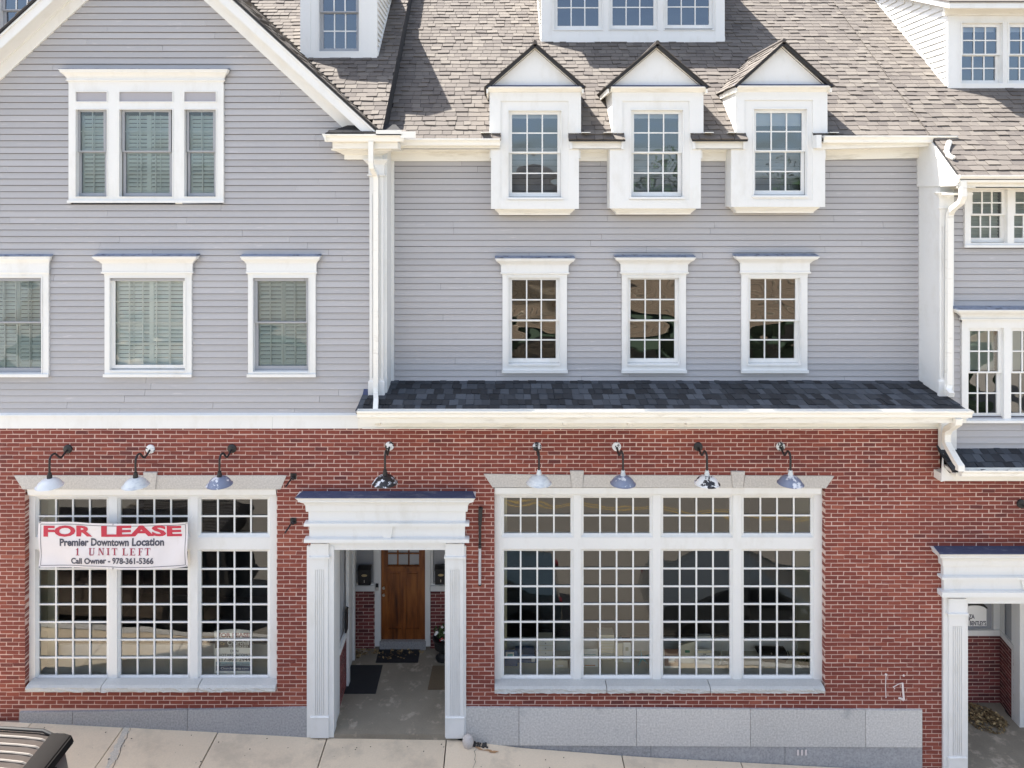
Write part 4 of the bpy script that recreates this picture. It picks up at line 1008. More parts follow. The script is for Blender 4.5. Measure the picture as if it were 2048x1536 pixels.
while z > -0.6:
    zc = z-BH/2; iv = [(-10.2, 10.6)]
    for a, b, c, d in bholes:
        if c < zc < d: iv = subtract(iv, a, b)
    for a, b in iv:
        if z > G(b)-.2 or z > G(a)-.2: mb.box(a+.002, b-.002, YB+.0028, YB+.12, z-BH, z)
    for a, b, c, d in base_cov:
        if c < zc < d: iv = subtract(iv, a, b)
    off = (row % 2)*BW/2+rnd.uniform(-.004, .004)
    for a, b in iv:
        x = -10.4+off
        while x < b:
            xa, xb = max(x, a), min(x+BW-BG, b)
            if xb-xa > .03 and z > G(xa)-.02:
                j = rnd.gauss(0, .0012)
                bricks.append((xa, xb, z-BH+BG+j, z+j))
            x += BW
    z -= BH; row += 1
bwall = mb.build('brick_wall', MORTAR, bld)
for xa, xb, z0, z1 in bricks:
    R = Matrix.Rotation(rnd.gauss(0, .0035), 4, 'Y')
    t = min(1, max(0, .47+.16*rnd.gauss(0, 1)+.42*noise.noise(Vector((xa*.55, 0, z0*.8)))))
    piece('brick', bwall, 'brick%d' % rnd.randrange(6), TRS(((xa+xb)/2, YB+.05+rnd.uniform(-.0015, .0015), (z0+z1)/2), xb-xa, .10, z1-z0, R), t)
# white residue marks left on the bricks near the right entry
mb = MB(); yy = YB-.006
def stroke(pts, w):
    mb = MB()
    for (a, b), (c, d) in zip(pts, pts[1:]): mb.rtube([(PX(a, yy), yy, PZ(b, yy)), (PX(c, yy), yy, PZ(d, yy))], w, .004, (1, .001, .3))
    mb.build('paint_residue', CHALK, bwall)
for pts, w in (([(1772, 1350), (1771, 1372), (1772, 1396)], .012), ([(1805, 1366), (1806, 1380), (1808, 1400)], .03), ([(1787, 1374), (1797, 1368), (1806, 1366)], .012), ([(1797, 1396), (1803, 1397), (1808, 1401)], .03), ([(1770, 1348), (1774, 1350)], .03), ([(1806, 1350), (1809, 1352)], .03), ([(1786, 1373), (1790, 1378)], .012)): stroke(pts, w)
for p in (1594, 1602, 1610):
    mb = MB(); mb.box(PX(p, YB-.04), PX(p+3, YB-.04), YB-.051, YB-.046, PZ(1508-(p % 4), YB), PZ(1495, YB)); mb.build('paint_residue', CHALK, bld)

# ---------- granite lintels, sills, base
def lintel(ya, pts, name='lintel_stone'):
    mb = MB(); mb.tone = random.random(); mb.prism_xz([(PX(a, ya), PZ(b, ya)) for a, b in pts], ya, YB+.1); return mb.build(name, GRAN_L, bld, bev=.004)
yl = YB-.012
lintel(yl, [(45, 979), (290.5, 979), (287.5, 951), (27, 951)]); lintel(yl, [(309.5, 979), (561, 979), (573, 951), (312.5, 951)]); lintel(yl-.018, [(290, 979.5), (310, 979.5), (313.5, 945), (286, 945)], 'keystone')
lintel(yl, [(985, 975), (1144, 975), (1140.5, 950), (967, 948)]); lintel(yl, [(1164.5, 975), (1466.5, 976), (1463, 951), (1168, 950)]); lintel(yl, [(1486, 976), (1652, 977), (1669, 952), (1490.5, 951)])
lintel(yl-.018, [(1144, 975.5), (1165, 975.5), (1168, 942), (1140, 942)], 'keystone'); lintel(yl-.018, [(1466, 976.5), (1486, 976.5), (1490.5, 943), (1462.5, 943)], 'keystone')
def rock_sill(x0p, x1p, yt, yb):
    ya = YB-.065; x0, x1 = PX(x0p, ya)+.002, PX(x1p, ya)-.002; zt, zb = PZ(yt, ya), PZ(yb, ya)
    nx = max(8, int((x1-x0)/.045)); nz = 4; mb = MB(); mb.tone = random.random(); vs = []; fs = []
    for iz in range(nz+1):
        for ix in range(nx+1):
            x = x0+(x1-x0)*ix/nx; z = zt+(zb-zt)*iz/nz
            d = 0 if iz == 0 else (.006+.034*abs(noise.noise(Vector((x*7, iz*.8, 3))))+.016*abs(noise.noise(Vector((x*19, iz*1.7, 9)))))
            if iz == 0: d = .010*noise.noise(Vector((x*9, 4, 0)))
            vs.append((x, ya-d+.02*(iz == 0), z+(.006*noise.noise(Vector((x*8, 1, 1))) if iz == 0 else 0)))
    for iz in range(nz):
        for ix in range(nx): k = iz*(nx+1)+ix; fs.append((k, k+nx+1, k+nx+2, k+1))
    n0 = len(vs); 
    for ix in range(nx+1): vs.append((x0+(x1-x0)*ix/nx, YFR+.01, zt+.012))
    for ix in range(nx): fs.append((ix, ix+1, n0+ix+1, n0+ix))
    n1 = len(vs)
    for ix in range(nx+1): vs.append((x0+(x1-x0)*ix/nx, YFR+.01, zb))
    for ix in range(nx): k = nz*(nx+1)+ix; fs.append((k, n1+ix, n1+ix+1, k+1))
    fs.append(tuple([iz*(nx+1) for iz in range(nz+1)]+[n1, n0])); fs.append(tuple([iz*(nx+1)+nx for iz in range(nz, -1, -1)]+[n0+nx, n1+nx]))
    mb.add(vs, fs); mb.build('sill_stone', GRAN_S, bld)
for a, b in ((52, 202), (203, 396), (397, 551)): rock_sill(a, b, 1372, 1383)
for a, b in ((989, 1213), (1214, 1420), (1421, 1649)): rock_sill(a, b, 1374, 1385.5)
def base_stone(a, b, t0, t1, bot0, bot1, mat=GRAN_B, y=YB-.035, nm='base_stone'):
    mb = MB(); mb.tone = random.random(); mb.prism_xz([(PX(a, y)+.0025, PZ(bot0, y)), (PX(b, y)-.0025, PZ(bot1, y)), (PX(b, y)-.0025, PZ(t1, y)), (PX(a, y)+.0025, PZ(t0, y))], y, YB+.05); mb.build(nm, mat, bld, bev=.003)
base_stone(38, 145, 1425, 1424, 1460, 1466, GRAN_D); base_stone(145, 375, 1424, 1420, 1466, 1476, GRAN_D); base_stone(375, 640, 1420, 1415, 1476, 1492, GRAN_D)
for a, b in ((915, 1038), (1038, 1273), (1273, 1501), (1501, 1731), (1731, 1845)): base_stone(a, b, 1415.5+(a-932)*.006, 1415.5+(b-932)*.006, 1491+(a-1000)*.005, 1491+(b-1000)*.005)
for a, b in ((1000, 1302), (1302, 1570), (1570, 1845)): base_stone(a, b, 1489, 1490, 1560, 1580, GRAN_D, YB-.02)

# ---------- shop windows
def shop(S, fr, head, bays, uy, ly, lab, room):
    Y = YFR; g = Y+.06; X0, X1 = PX(fr[0], Y), PX(fr[1], Y); ZT, ZB = PZ(fr[2], Y), PZ(fr[3], Y)
    mb = MB(); e = [X0-.03]+[PX(p, Y+.03) for b in bays for p in (b[0]-6, b[1]+6)]+[X1+.03]
    uz = (PZ(uy[0]-5, Y+.03), PZ(uy[1]+7, Y+.03)); lz = (PZ(ly[0]-5, Y+.03), PZ(ly[1]+9, Y+.03))
    for i in range(0, len(e), 2): mb.box(e[i], e[i+1], Y, Y+.12, ZB, ZT)
    for i in range(1, len(e)-1, 2):
        mb.box(e[i], e[i+1], Y+.001, Y+.12, uz[0], ZT); mb.box(e[i], e[i+1], Y+.001, Y+.12, lz[0], uz[1]); mb.box(e[i], e[i+1], Y+.001, Y+.12, ZB, lz[1])
    w = mb.build('shop_window', WHITE, bld); w['label'] = lab
    mb = MB(); zh = PZ(head[1], YB+.03); mb.prism_yz([(Y+.02, zh), (YB+.045, zh), (YB+.03, zh+.02), (YB+.02, zh+.08), (YB+.012, PZ(head[0], YB+.01)), (Y+.02, PZ(head[0], YB+.01))], PX(fr[0]-1, YB), PX(fr[1]+1, YB)); mb.build('head_board', WHITE, w)
    for i in range(1, len(e)-1, 2):           # bevelled glazing stops round each light, glazed
        b = bays[(i-1)//2]
        for (zt, zb), yy, rows in ((uz, uy, 2), (lz, ly, 7)):
            a0, a1 = PX(b[0], g), PX(b[1], g); c1, c0 = PZ(yy[0], g), PZ(yy[1], g)
            m2 = MB()
            O = [(e[i], Y+.012, zb), (e[i+1], Y+.012, zb), (e[i+1], Y+.012, zt), (e[i], Y+.012, zt)]; I = [(a0, g-.01, c0), (a1, g-.01, c0), (a1, g-.01, c1), (a0, g-.01, c1)]; J = [(x, g+.04, z) for x, y, z in I]
            vs = O+I+J; fs = []
            for k in range(4): n = (k+1) % 4; fs += [(k, n, n+4, k+4), (k+4, n+4, n+8, k+8)]
            m2.add(vs, fs); m2.build('glazing_frame', WHITE, w, autofix=False)
            mm = MB(); cols = 4; hw = .0125
            for q in range(1, cols): x = a0+(a1-a0)*q/cols; mm.box(x-hw, x+hw, g-.012, g+.006, c0, c1)
            for q in range(1, rows): z = c0+(c1-c0)*q/rows; mm.box(a0, a1, g-.0105, g+.005, z-hw, z+hw)
            mm.build('muntin_grid', WHITE, w)
            for q in range(cols):
                for r in range(rows):
                    R = Matrix.Rotation(random.gauss(0, .0012), 4, 'X') @ Matrix.Rotation(random.gauss(0, .0012), 4, 'Z')
                    piece('pane', w, 'p_shop', TRS((a0+(a1-a0)*(q+.5)/cols, g+.01, c0+(c1-c0)*(r+.5)/rows), (a1-a0)/cols, 1, (c1-c0)/rows, R))
    return w
SLB = [(79, 214), (242, 376), (403, 535.5)]
SRB = [(1008, 1141), (1167, 1299), (1326, 1459), (1487, 1620.5)]
swl = shop(SL, (54, 550, 979, 1363), (979, 992), SLB, (998, 1066), (1102, 1350), 'three-bay shop window behind the lease banner', 0)
swr = shop(SR, (990, 1643, 976, 1363), (976, 990), SRB, (995, 1066), (1101, 1350), 'four-bay shop window right of the entry portico', 0)
# rooms behind the shop windows
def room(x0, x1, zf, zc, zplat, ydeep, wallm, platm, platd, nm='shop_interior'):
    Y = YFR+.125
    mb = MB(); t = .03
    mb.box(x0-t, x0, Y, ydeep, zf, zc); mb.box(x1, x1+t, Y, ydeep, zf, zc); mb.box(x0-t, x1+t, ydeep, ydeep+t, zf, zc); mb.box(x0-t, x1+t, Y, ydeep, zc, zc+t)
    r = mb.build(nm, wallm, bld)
    mb = MB(); mb.box(x0, x1, Y, ydeep, zf-t, zf); mb.build('shop_floor', DARKFL, r)
    if platm:
        mb = MB(); mb.box(x0, x1, Y, Y+platd, zplat-.04, zplat); mb.build('display_platform', platm, r)
        mb = MB(); mb.box(x0, x1, Y+platd-.03, Y+platd, zplat+.0, zplat+.22); mb.build('platform_rail', PAPER, r)
    mb = MB()                                   # pale jamb returns beside the glass
    mb.box(x0+.0005, x0+.03, Y, Y+.55, zplat, zc-.001); mb.box(x1-.03, x1-.0005, Y, Y+.80, zplat, zc-.001); mb.box(x0+.03, x0+.15, Y+.25, Y+.35, zplat, zc-.001); mb.build('window_return', OLIVE, r)
    return r
zgl = PZ(1350, YFR+.06)
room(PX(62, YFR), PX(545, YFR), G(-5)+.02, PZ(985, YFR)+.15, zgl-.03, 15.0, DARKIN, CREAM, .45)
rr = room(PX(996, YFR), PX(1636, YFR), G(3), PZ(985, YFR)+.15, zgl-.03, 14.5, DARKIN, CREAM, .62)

# ================================================================== ENTRY PORTICOS AND LOBBIES
def portico(xs, py, yoff, label, floor_z, x_right=None, inner=None):
    """xs: function giving world x for the photographed left half-profile; py rows in photo pixels"""
    pass
def ring(mb, x0, x1, yb, L):
    vs = []; fs = []
    for z, p in L: vs += [(x0-p, yb, z), (x0-p, YB-p, z), (x1+p, YB-p, z), (x1+p, yb, z)]
    for i in range(len(L)-1):
        for j in range(4): a = 4*i; fs.append((a+j, a+4+j, a+4+(j+1) % 4, a+(j+1) % 4))
    fs.append((0, 1, 2, 3)); k = 4*(len(L)-1); fs.append((k+3, k+2, k+1, k)); return mb.add(vs, fs)
def build_portico(x0, x1, rows, cols, cap_rows, base_y, lab, key, inner):
    """x0,x1: body edges; rows: list of px y for flashing_top, flashing_bot, board_bot, cove_bot, fascia_bot, ledge_bot, frieze_bot, ledge2_bot, lintel_bot"""
    f0, f1, b1, c1, fa, l1, fr, l2, li = rows
    p = .07
    root = MB(); ring(root, x0, x1, YB+.05, [(PZ(c1, YB-p), p), (PZ(fa, YB-p), p)]); w = root.build('portico', WHITE, bld); w['label'] = lab
    P = .235
    zA = PZ(f1, YB-P); zB = PZ(b1, YB-P)
    mb = MB(); ring(mb, x0, x1, YB+.03, [(zA-.006, P), (zA-.016, P), (zB+.02, P-.035), (zB+.018, P-.03), (zB, P-.03), (zB-.001, P-.05), (zB-.02, P-.06), (zB-.055, p+.06), (zB-.10, p+.04), (PZ(c1, YB-p)+.02, p+.035), (PZ(c1, YB-p)+.001, p+.03)]); mb.build('cornice', WHITE, w)
    mb = MB(); zt = zA+.003
    mb.add([(x0-P-.004, YB-P-.006, zA+.002), (x1+P+.004, YB-P-.006, zA+.002), (x1+P-.05, YB-.001, zt), (x0-P+.05, YB-.001, zt), (x0-P-.004, YB-P-.006, zA-.012), (x1+P+.004, YB-P-.006, zA-.012), (x1+P-.05, YB-.001, zA-.012), (x0-P+.05, YB-.001, zA-.012)], [(0, 1, 2, 3), (0, 4, 5, 1), (1, 5, 6, 2), (3, 7, 4, 0), (4, 7, 6, 5)])
    mb.build('flashing', LEAD, w)
    for a, b in ((fa, l1), (fr, l2)):
        q = p+.06; mb = MB(); ring(mb, x0, x1, YB, [(PZ(a, YB-q)+.0, p+.03), (PZ(a, YB-q)-.004, q), (PZ(b, YB-q), q), (PZ(b, YB-q)-.001, p)]); mb.build('ledge', WHITE, w)
    mb = MB(); ring(mb, x0+.0, x1-.0, YB+.05, [(PZ(l1, YB-p)+.03, p-.01), (PZ(fr, YB-p)-.02, p-.01)]); mb.build('frieze_board', WHITE, w)
    if key: 
        yk = YB-p-.02; mb = MB(); mb.prism_xz([(PX(key[2], yk), PZ(fr, yk)), (PX(key[3], yk), PZ(fr, yk)), (PX(key[1], yk), PZ(l1, yk)), (PX(key[0], yk), PZ(l1, yk))], yk, YB-p+.012); mb.build('keystone', WHITE, w)
    # architrave between the pilasters
    mb = MB(); mb.box(PX(inner[0], YB), PX(inner[1], YB), YB-.03, YB+.30, PZ(li, YB), PZ(l2, YB)+.06); mb.build('architrave', WHITE, w)
    return w
rowsL = (985, 995, 1006, 1022, 1047, 1053, 1079, 1086, 1098)
pL = build_portico(PX(617, YB-.07)+.07, PX(931, YB-.07)-.07, rowsL, None, None, 1475, 'white entry portico around the brown door', (762, 786, 767.5, 781.5), (655, 895))
rowsR = (1097, 1107, 1118, 1131, 1155, 1160, 1185, 1195, 1205)
pR = build_portico(PX(1887, YB-.07)+.07, 10.25, rowsR, None, None, 1560, 'white entry portico at the right edge', (2043, 2068, 2049, 2062), (1925, 2250))
def col_(x0p, x1p, ctop, cbot, base, parent, flutes=5):
    yf = YB-.06; x0, x1 = PX(x0p, yf), PX(x1p, yf); zt, zb = PZ(ctop, yf), PZ(base, yf); zc = PZ(cbot, yf)
    n = flutes; w = x1-x0; m = w*.22; gw = (w-2*m)/(2*n-1); zs1 = zc+.01; ft = zs1-.18; fb = PZ(base-40, yf)+.03
    mb = MB(); mb.box(x0, x1, yf+.012, YB+.05, zb, zs1); mb.box(x0, x0+m, yf, yf+.012, zb, zs1); mb.box(x1-m, x1, yf, yf+.012, zb, zs1); mb.box(x0+m, x1-m, yf, yf+.012, ft, zs1); mb.box(x0+m, x1-m, yf, yf+.012, zb, fb)
    for i in range(n-1): a = x0+m+gw*(2*i+1); mb.box(a, a+gw, yf, yf+.012, fb, ft)
    o = mb.build('pilaster', WHITE, parent)
    mb = MB(); L = [(zt, .012), (zc+.05, .012), (zc+.045, .035), (zc+.02, .035), (zc+.012, .02), (zc, .004)]; vs = []; fs = []
    for z, p in L: vs += [(x0-p, YB, z), (x0-p, yf-p, z), (x1+p, yf-p, z), (x1+p, YB, z)]
    for i in range(len(L)-1):
        for j in range(4): a = 4*i; fs.append((a+j, a+4+j, a+4+(j+1) % 4, a+(j+1) % 4))
    fs.append((0, 1, 2, 3)); k = 4*(len(L)-1); fs.append((k+3, k+2, k+1, k)); mb.add(vs, fs); mb.build('capital', WHITE, parent)
    zq = PZ(base-40, yf); mb = MB(); L = [(zq+.02, .002), (zq+.012, .02), (zq, .02), (zq-.002, .012), (zb, .012)]; vs = []; fs = []
    for z, p in L: vs += [(x0-p, YB, z), (x0-p, yf-p, z), (x1+p, yf-p, z), (x1+p, YB, z)]
    for i in range(len(L)-1):
        for j in range(4): a = 4*i; fs.append((a+j, a+4+j, a+4+(j+1) % 4, a+(j+1) % 4))
    fs.append((0, 1, 2, 3)); k = 4*(len(L)-1); fs.append((k+3, k+2, k+1, k)); mb.add(vs, fs); mb.build('base_block', WHITE, parent)
col_(623, 656, 1087, 1118, 1475, pL); col_(893, 927, 1087, 1118, 1476, pL); col_(1898, 1931, 1197, 1231, 1556, pR)
# back strips behind the pilasters
mb = MB()
for a, b, bot, top in ((655, 668, 1474, 1092), (890, 932, 1474, 1092), (614, 640, 1474, 1092)): mb.box(PX(a, YB-.03), PX(b, YB-.03), YB-.04, YB+.14, PZ(bot, YB-.03), PZ(top, YB-.03))
mb.build('pilaster_backing', WHITE, pL)
mb = MB(); mb.box(PX(1886, YB-.03), PX(1935, YB-.03), YB-.04, YB+.14, PZ(1556, YB), PZ(1192, YB)); mb.build('pilaster_backing', WHITE, pR)

# ---------- left lobby (behind the brown door)
YLB = 13.4; zfl = PZ(1465, YB); LXa, LXb = -2.69, -.86
lob = empty('entry_lobby', (0, YLB, zfl)); lob.parent = bld; lob.location = Vector((0, YLB, zfl))-ORG[bld.name]; lob['label'] = 'recessed entry lobby with brown door'
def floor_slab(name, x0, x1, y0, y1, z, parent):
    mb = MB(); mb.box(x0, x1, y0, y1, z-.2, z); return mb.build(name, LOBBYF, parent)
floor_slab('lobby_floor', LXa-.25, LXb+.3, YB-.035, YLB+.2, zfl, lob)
def lobby_bricks(parent, fn, L, z0, z1, seed):
    """brick panel: fn(s) -> (point, rotation) along a run of length L"""
    rnd = random.Random(seed); P0, P1 = Vector(fn[0]), Vector(fn[1]); D = (P1-P0); L = D.length; D.normalize(); ang = math.atan2(D.y, D.x)
    Rz = Matrix.Rotation(ang, 4, 'Z'); Nn = Vector((-D.y, D.x, 0))
    mb = MB(); a = P0+Nn*.0028; b = P1+Nn*.0028
    q = [(a.x, a.y), (b.x, b.y), (b.x+Nn.x*.1, b.y+Nn.y*.1), (a.x+Nn.x*.1, a.y+Nn.y*.1)]
    mb.prism_xy(q, z0, z1); w = mb.build('lobby_wall', MORTAR, parent)
    z = z1; row = 0
    while z > z0+.02:
        x = -(row % 2)*BW/2
        while x < L:
            xa, xb = max(0, x), min(L, x+BW-BG)
            if xb-xa > .03:
                c = P0+D*((xa+xb)/2)+Nn*.03
                M = Matrix.Translation((c.x, c.y, z-BH/2)) @ Rz @ Matrix.Diagonal((xb-xa, .06, BH-BG, 1))
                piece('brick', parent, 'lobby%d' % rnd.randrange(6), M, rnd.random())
            x += BW
        z -= BH; row += 1
    return w
zs = PZ(1181, YLB)
lobby_bricks(lob, ((PX(706, YLB), YLB, 0), (PX(750, YLB), YLB, 0)), 0, zfl, zs, 1)
lobby_bricks(lob, ((PX(861, YLB), YLB, 0), (LXb+.2, YLB, 0)), 0, zfl, zs, 2)
lobby_bricks(lob, ((-2.92, YLB-.35, 0), (PX(706, YLB), YLB, 0)), 0, zfl, zs, 3)
def panel_above(x0, x1, y, z0, z1, parent, gx0, gx1, gz0):
    mb = MB(); mb.box(x0, gx0, y, y+.08, z0, z1); mb.box(gx1, x1, y, y+.08, z0, z1); mb.box(gx0, gx1, y, y+.08, z0, gz0); mb.box(x0-.01, x1+.01, y-.03, y, z0-.0, z0+.10)
    o = mb.build('panel_frame', WHITE, parent); mb = MB(); mb.box(gx0, gx1, y+.05, y+.07, gz0, z1); mb.build('sidelight_panel', SCREEN, parent); return o
zt_ = PZ(1092, YB)+.27
panel_above(PX(700, YLB), PX(750, YLB), YLB, zs, zt_, lob, PX(712, YLB), PX(747, YLB), zs+.13)
panel_above(PX(861, YLB), LXb+.2, YLB, zs, zt_, lob, PX(866, YLB), PX(893, YLB), zs+.13)
mb = MB(); mb.box(PX(750, YLB), PX(762, YLB), YLB-.03, YLB+.1, PZ(1291, YLB), zt_); mb.box(PX(850.5, YLB), PX(861, YLB), YLB-.03, YLB+.1, PZ(1291, YLB), zt_); mb.box(PX(762, YLB), PX(850.5, YLB), YLB-.03, YLB+.1, PZ(1092, YLB)+.0, zt_); mb.build('door_jamb', WHITE, lob)
mb = MB(); mb.box(PX(760, YLB), PX(852, YLB), YLB-.05, YLB+.1, zfl, PZ(1280, YLB)); mb.build('threshold', GRAN_D, lob)
# brown door: stiles, rails, panels, lights
dx0, dx1 = PX(762, YLB), PX(850.5, YLB); dz0, dz1 = PZ(1279, YLB), PZ(1090, YLB); dy = YLB+.02
mb = MB(); mb.box(dx0+.01, dx1-.01, dy+.02, dy+.045, dz0, PZ(1131, YLB)); door = mb.build('door', WOODM, lob)
def db(a, b, t, bt, y0=0, mat=WOODM, nm='door_rail'):
    mb = MB(); mb.box(PX(a, dy), PX(b, dy), dy+y0, dy+.03, PZ(bt, dy), PZ(t, dy)); return mb.build(nm, mat, lob, bev=.003)
db(762, 776, 1090, 1279, 0, nm='door_stile'); db(838, 850.5, 1090, 1279, .0, nm='door_stile'); db(776, 838, 1131, 1143, .001); db(776, 838, 1258, 1279, .001); db(776, 838, 1088, 1093, .001)
db(802, 812, 1143, 1258, .001, nm='door_stile'); db(775, 839, 1132, 1136, -.02, nm='door_shelf')
for a, b in ((779, 799), (815, 835)): db(a, b, 1148, 1253, .012, nm='door_panel')
for a in (795.5, 817.5): db(a-1.6, a+1.6, 1093, 1131, .004, nm='door_muntin')
db(776, 838, 1106, 1109, .0045, nm='door_muntin')
mb = MB(); mb.box(PX(776, dy), PX(838, dy), dy+.02, dy+.024, PZ(1131, dy), PZ(1093, dy)); mb.build('door_glass', SCREEN, lob)
for py in (1174, 1188):
    mb = MB(); mb.lathe([(0, -.06), (.02, -.058), (.028, -.045), (.024, -.03), (.012, -.022), (.012, 0)], n=14); o = mb.build('door_knob', STEEL, lob, smooth=True)
    o.rotation_euler = (-pi/2, 0, 0); o.location = Vector((PX(768, dy), dy-.03, PZ(py, dy)))-ORG[lob.name]
mb = MB(); mb.box(PX(752, YLB), PX(757.5, YLB), YLB-.05, YLB-.03, PZ(1172, YLB), PZ(1165, YLB)); kp = mb.build('door_keypad', BLACK, lob); mb = MB(); mb.box(PX(752, YLB), PX(757.5, YLB), YLB-.048, YLB-.03, PZ(1179, YLB), PZ(1172.2, YLB)); mb.build('keypad_buttons', STEEL, lob)
# side wall on the left: white frames, dark sidelight, brick below
xw = LXa; LT = PZ(1092, YB)+.29; RT = PZ(1200, YB)+.29
def lw(a, b, z0, z1, nm, mat, x=0, t=.05):
    mb = MB(); mb.box(xw-t+x, xw+x, a, b, z0, z1); return mb.build(nm, mat, lob)
lw(YB+.14, 11.75, zfl, PZ(1092, YB)+.3, 'side_frame', WHITE, -.0)
lobby_bricks(lob, ((xw-.02, 11.76, 0), (xw-.02, 12.35, 0)), 0, zfl, zfl+.95, 5)
lw(11.75, 12.35, zfl+.95, zfl+1.05, 'side_sill', WHITE, .01)
lw(11.75, 12.35, zfl+1.05, LT, 'side_light', SCREEN, -.05)
lw(12.35, 12.47, zfl, LT, 'side_frame', WHITE, .02)
lw(12.47, 13.05, zfl, LT, 'side_door', WHITE, -.06)
lw(13.05, 13.12, zfl, LT, 'side_frame', WHITE, -.02, .2)
mb = MB(); mb.box(LXb, LXb+.05, YB+.14, YLB, zfl, LT); mb.build('side_wall', WHITE, lob)
mb = MB(); mb.box(LXa-.3, LXb+.3, YB+.12, YLB+.1, PZ(1092, YB)+.25, PZ(1092, YB)+.3); mb.build('lobby_ceiling', WHITE, lob)
mb = MB(); mb.box(LXa-.4, LXb+.4, YLB+.12, YLB+.16, zfl-.1, 6.5); mb.build('back_lining', DARKIN, lob)

# ---------- right lobby
YRB = 12.9; zfr = PZ(1549, YB)
lo2 = empty('right_entry_lobby', (9, YRB, zfr)); lo2.parent = bld; lo2.location = Vector((9, YRB, zfr))-ORG[bld.name]; lo2['label'] = 'recessed lobby at the right edge with dry leaves in its corner'
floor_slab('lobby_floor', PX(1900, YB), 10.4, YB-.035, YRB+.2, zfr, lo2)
zs2 = PZ(1270, YRB); xc2 = PX(2000, YRB)
lobby_bricks(lo2, ((7.6, YRB, 0), (xc2, YRB, 0)), 0, zfr, zs2, 7)
lobby_bricks(lo2, ((xc2, YRB, 0), (PX(2027, 12.45), 12.45, 0)), 0, zfr, zs2, 8)
panel_above(7.6, xc2, YRB, zs2, RT, lo2, 7.6, xc2-.12, zs2+.10)
mb = MB(); a = Vector((xc2, YRB)); b = Vector((PX(2027, 12.45), 12.45)); n = Vector((.7, .7))
def strip(nm, mat, t0, t1, z0, z1, off=0):
    p = a.lerp(b, t0); q = a.lerp(b, t1); m = MB(); m.prism_xy([(p.x-off, p.y-off), (q.x-off, q.y-off), (q.x+.06, q.y+.06), (p.x+.06, p.y+.06)], z0, z1); m.build(nm, mat, lo2)
strip('panel_frame', WHITE, 0, 1, zs2-.0, zs2+.10, .02); strip('panel_frame', WHITE, 0, .35, zs2+.1, RT, .0); strip('sidelight_panel', SCREEN, .35, 1, zs2+.1, RT, -.03)
mb = MB(); mb.box(PX(2027, 12.45), PX(2050, 12.45), 12.3, 12.5, zfr, RT); mb.build('door_jamb', WHITE, lo2)
mb = MB(); mb.box(PX(2050, 12.45), 10.4, 12.4, 12.45, zfr, RT); mb.build('lobby_door', WHITE, lo2)
mb = MB(); mb.box(7.45, 7.5, YB+.14, YRB+.1, zfr, RT); mb.build('side_wall', WHITE, lo2)
mb = MB(); mb.box(7.4, 10.5, YB+.12, YRB+.2, PZ(1200, YB)+.25, PZ(1200, YB)+.3); mb.build('lobby_ceiling', WHITE, lo2)
mb = MB(); mb.box(10.3, 10.35, YB+.14, YRB+.1, zfr, RT); mb.box(7.4, 10.5, YRB+.12, YRB+.16, zfr-.1, 6); mb.build('back_lining', DARKIN, lo2)
# shell of the building out of view
mb = MB(); mb.box(-10.35, -10.2, YB, 22, -.8, CZ+3); mb.box(11.4, 11.6, YB, 22, -.9, CZ+3); mb.box(-10.35, 11.6, 22.8, 23, -.8, CZ+2.0)
mb.box(-10.2, 11.4, 11.9, 22.8, 4.6, 4.7); mb.build('rear_wall', SIDING, bld)

# ================================================================== THINGS ON AND IN FRONT OF THE BUILDING
def lathe_obj(name, prof, mat, parent, n=28): m = MB(); m.lathe(prof, n=n); return m.build(name, mat, parent, smooth=True)
def wall_lamp(px, py, sx, sy, plate_mat, shade_mat, lab, sock_mat=BLACK):
    Y = YB; x, z = PX(px, Y), PZ(py, Y)
    t = empty('gooseneck_lamp', (x, Y, z), local=True); tag(t, lab, 'wall lamp', 'gooseneck lamps above the shop fronts')
    out = .47; dx = PX(sx, Y-out)-x; dz = PZ(sy, Y-out)-z
    m = MB(); m.lathe([(0, .03), (.045, .028), (.07, .018), (.073, 0)], n=20)
    m.v = [(a, -c, b) for a, b, c in m.v]; m.build('mounting_plate', plate_mat, t, smooth=True)
    P = [(0, 0, 0), (dx*.15, -.07, -.03), (dx*.35, -.16, -.065), (dx*.5, -.22, -.055), (dx*.6, -.28, .0), (dx*.72, -.34, .05), (dx*.86, -.41, .055), (dx*.97, -.458, .02), (dx, -out, -.05), (dx, -out, dz+.11)]
    # smooth with Catmull-Rom
    Q = []
    for i in range(len(P)-1):
        p0, p1, p2, p3 = (Vector(P[max(i-1, 0)]), Vector(P[i]), Vector(P[i+1]), Vector(P[min(i+2, len(P)-1)]))
        for k in range(4):
            u = k/4; Q.append(.5*((2*p1)+(-p0+p2)*u+(2*p0-5*p1+4*p2-p3)*u*u+(-p0+3*p1-3*p2+p3)*u**3))
    Q.append(Vector(P[-1]))
    m = MB(); m.tube(Q, .0165, 8); m.build('arm', BLACK, t, smooth=True)
    lz = dz
    m = MB(); m.lathe([(0, lz+.135), (.028, lz+.135), (.03, lz+.10), (.036, lz+.095), (.038, lz+.05), (.044, lz+.045), (.046, lz+.035)], n=18); m.v = [(a+dx, b-out, c) for a, b, c in m.v]; m.build('socket', sock_mat, t, smooth=True)
    m = MB(); m.lathe([(.02, lz+.055), (.06, lz+.048), (.11, lz+.03), (.15, lz-.005), (.175, lz-.045), (.188, lz-.062), (.198, lz-.066), (.198, lz-.072), (.185, lz-.068), (.168, lz-.045), (.145, lz-.012), (.10, lz+.02), (.05, lz+.036), (.02, lz+.04)], n=32)
    m.v = [(a+dx, b-out, c) for a, b, c in m.v]; m.build('shade', shade_mat, t, smooth=True)
    return t
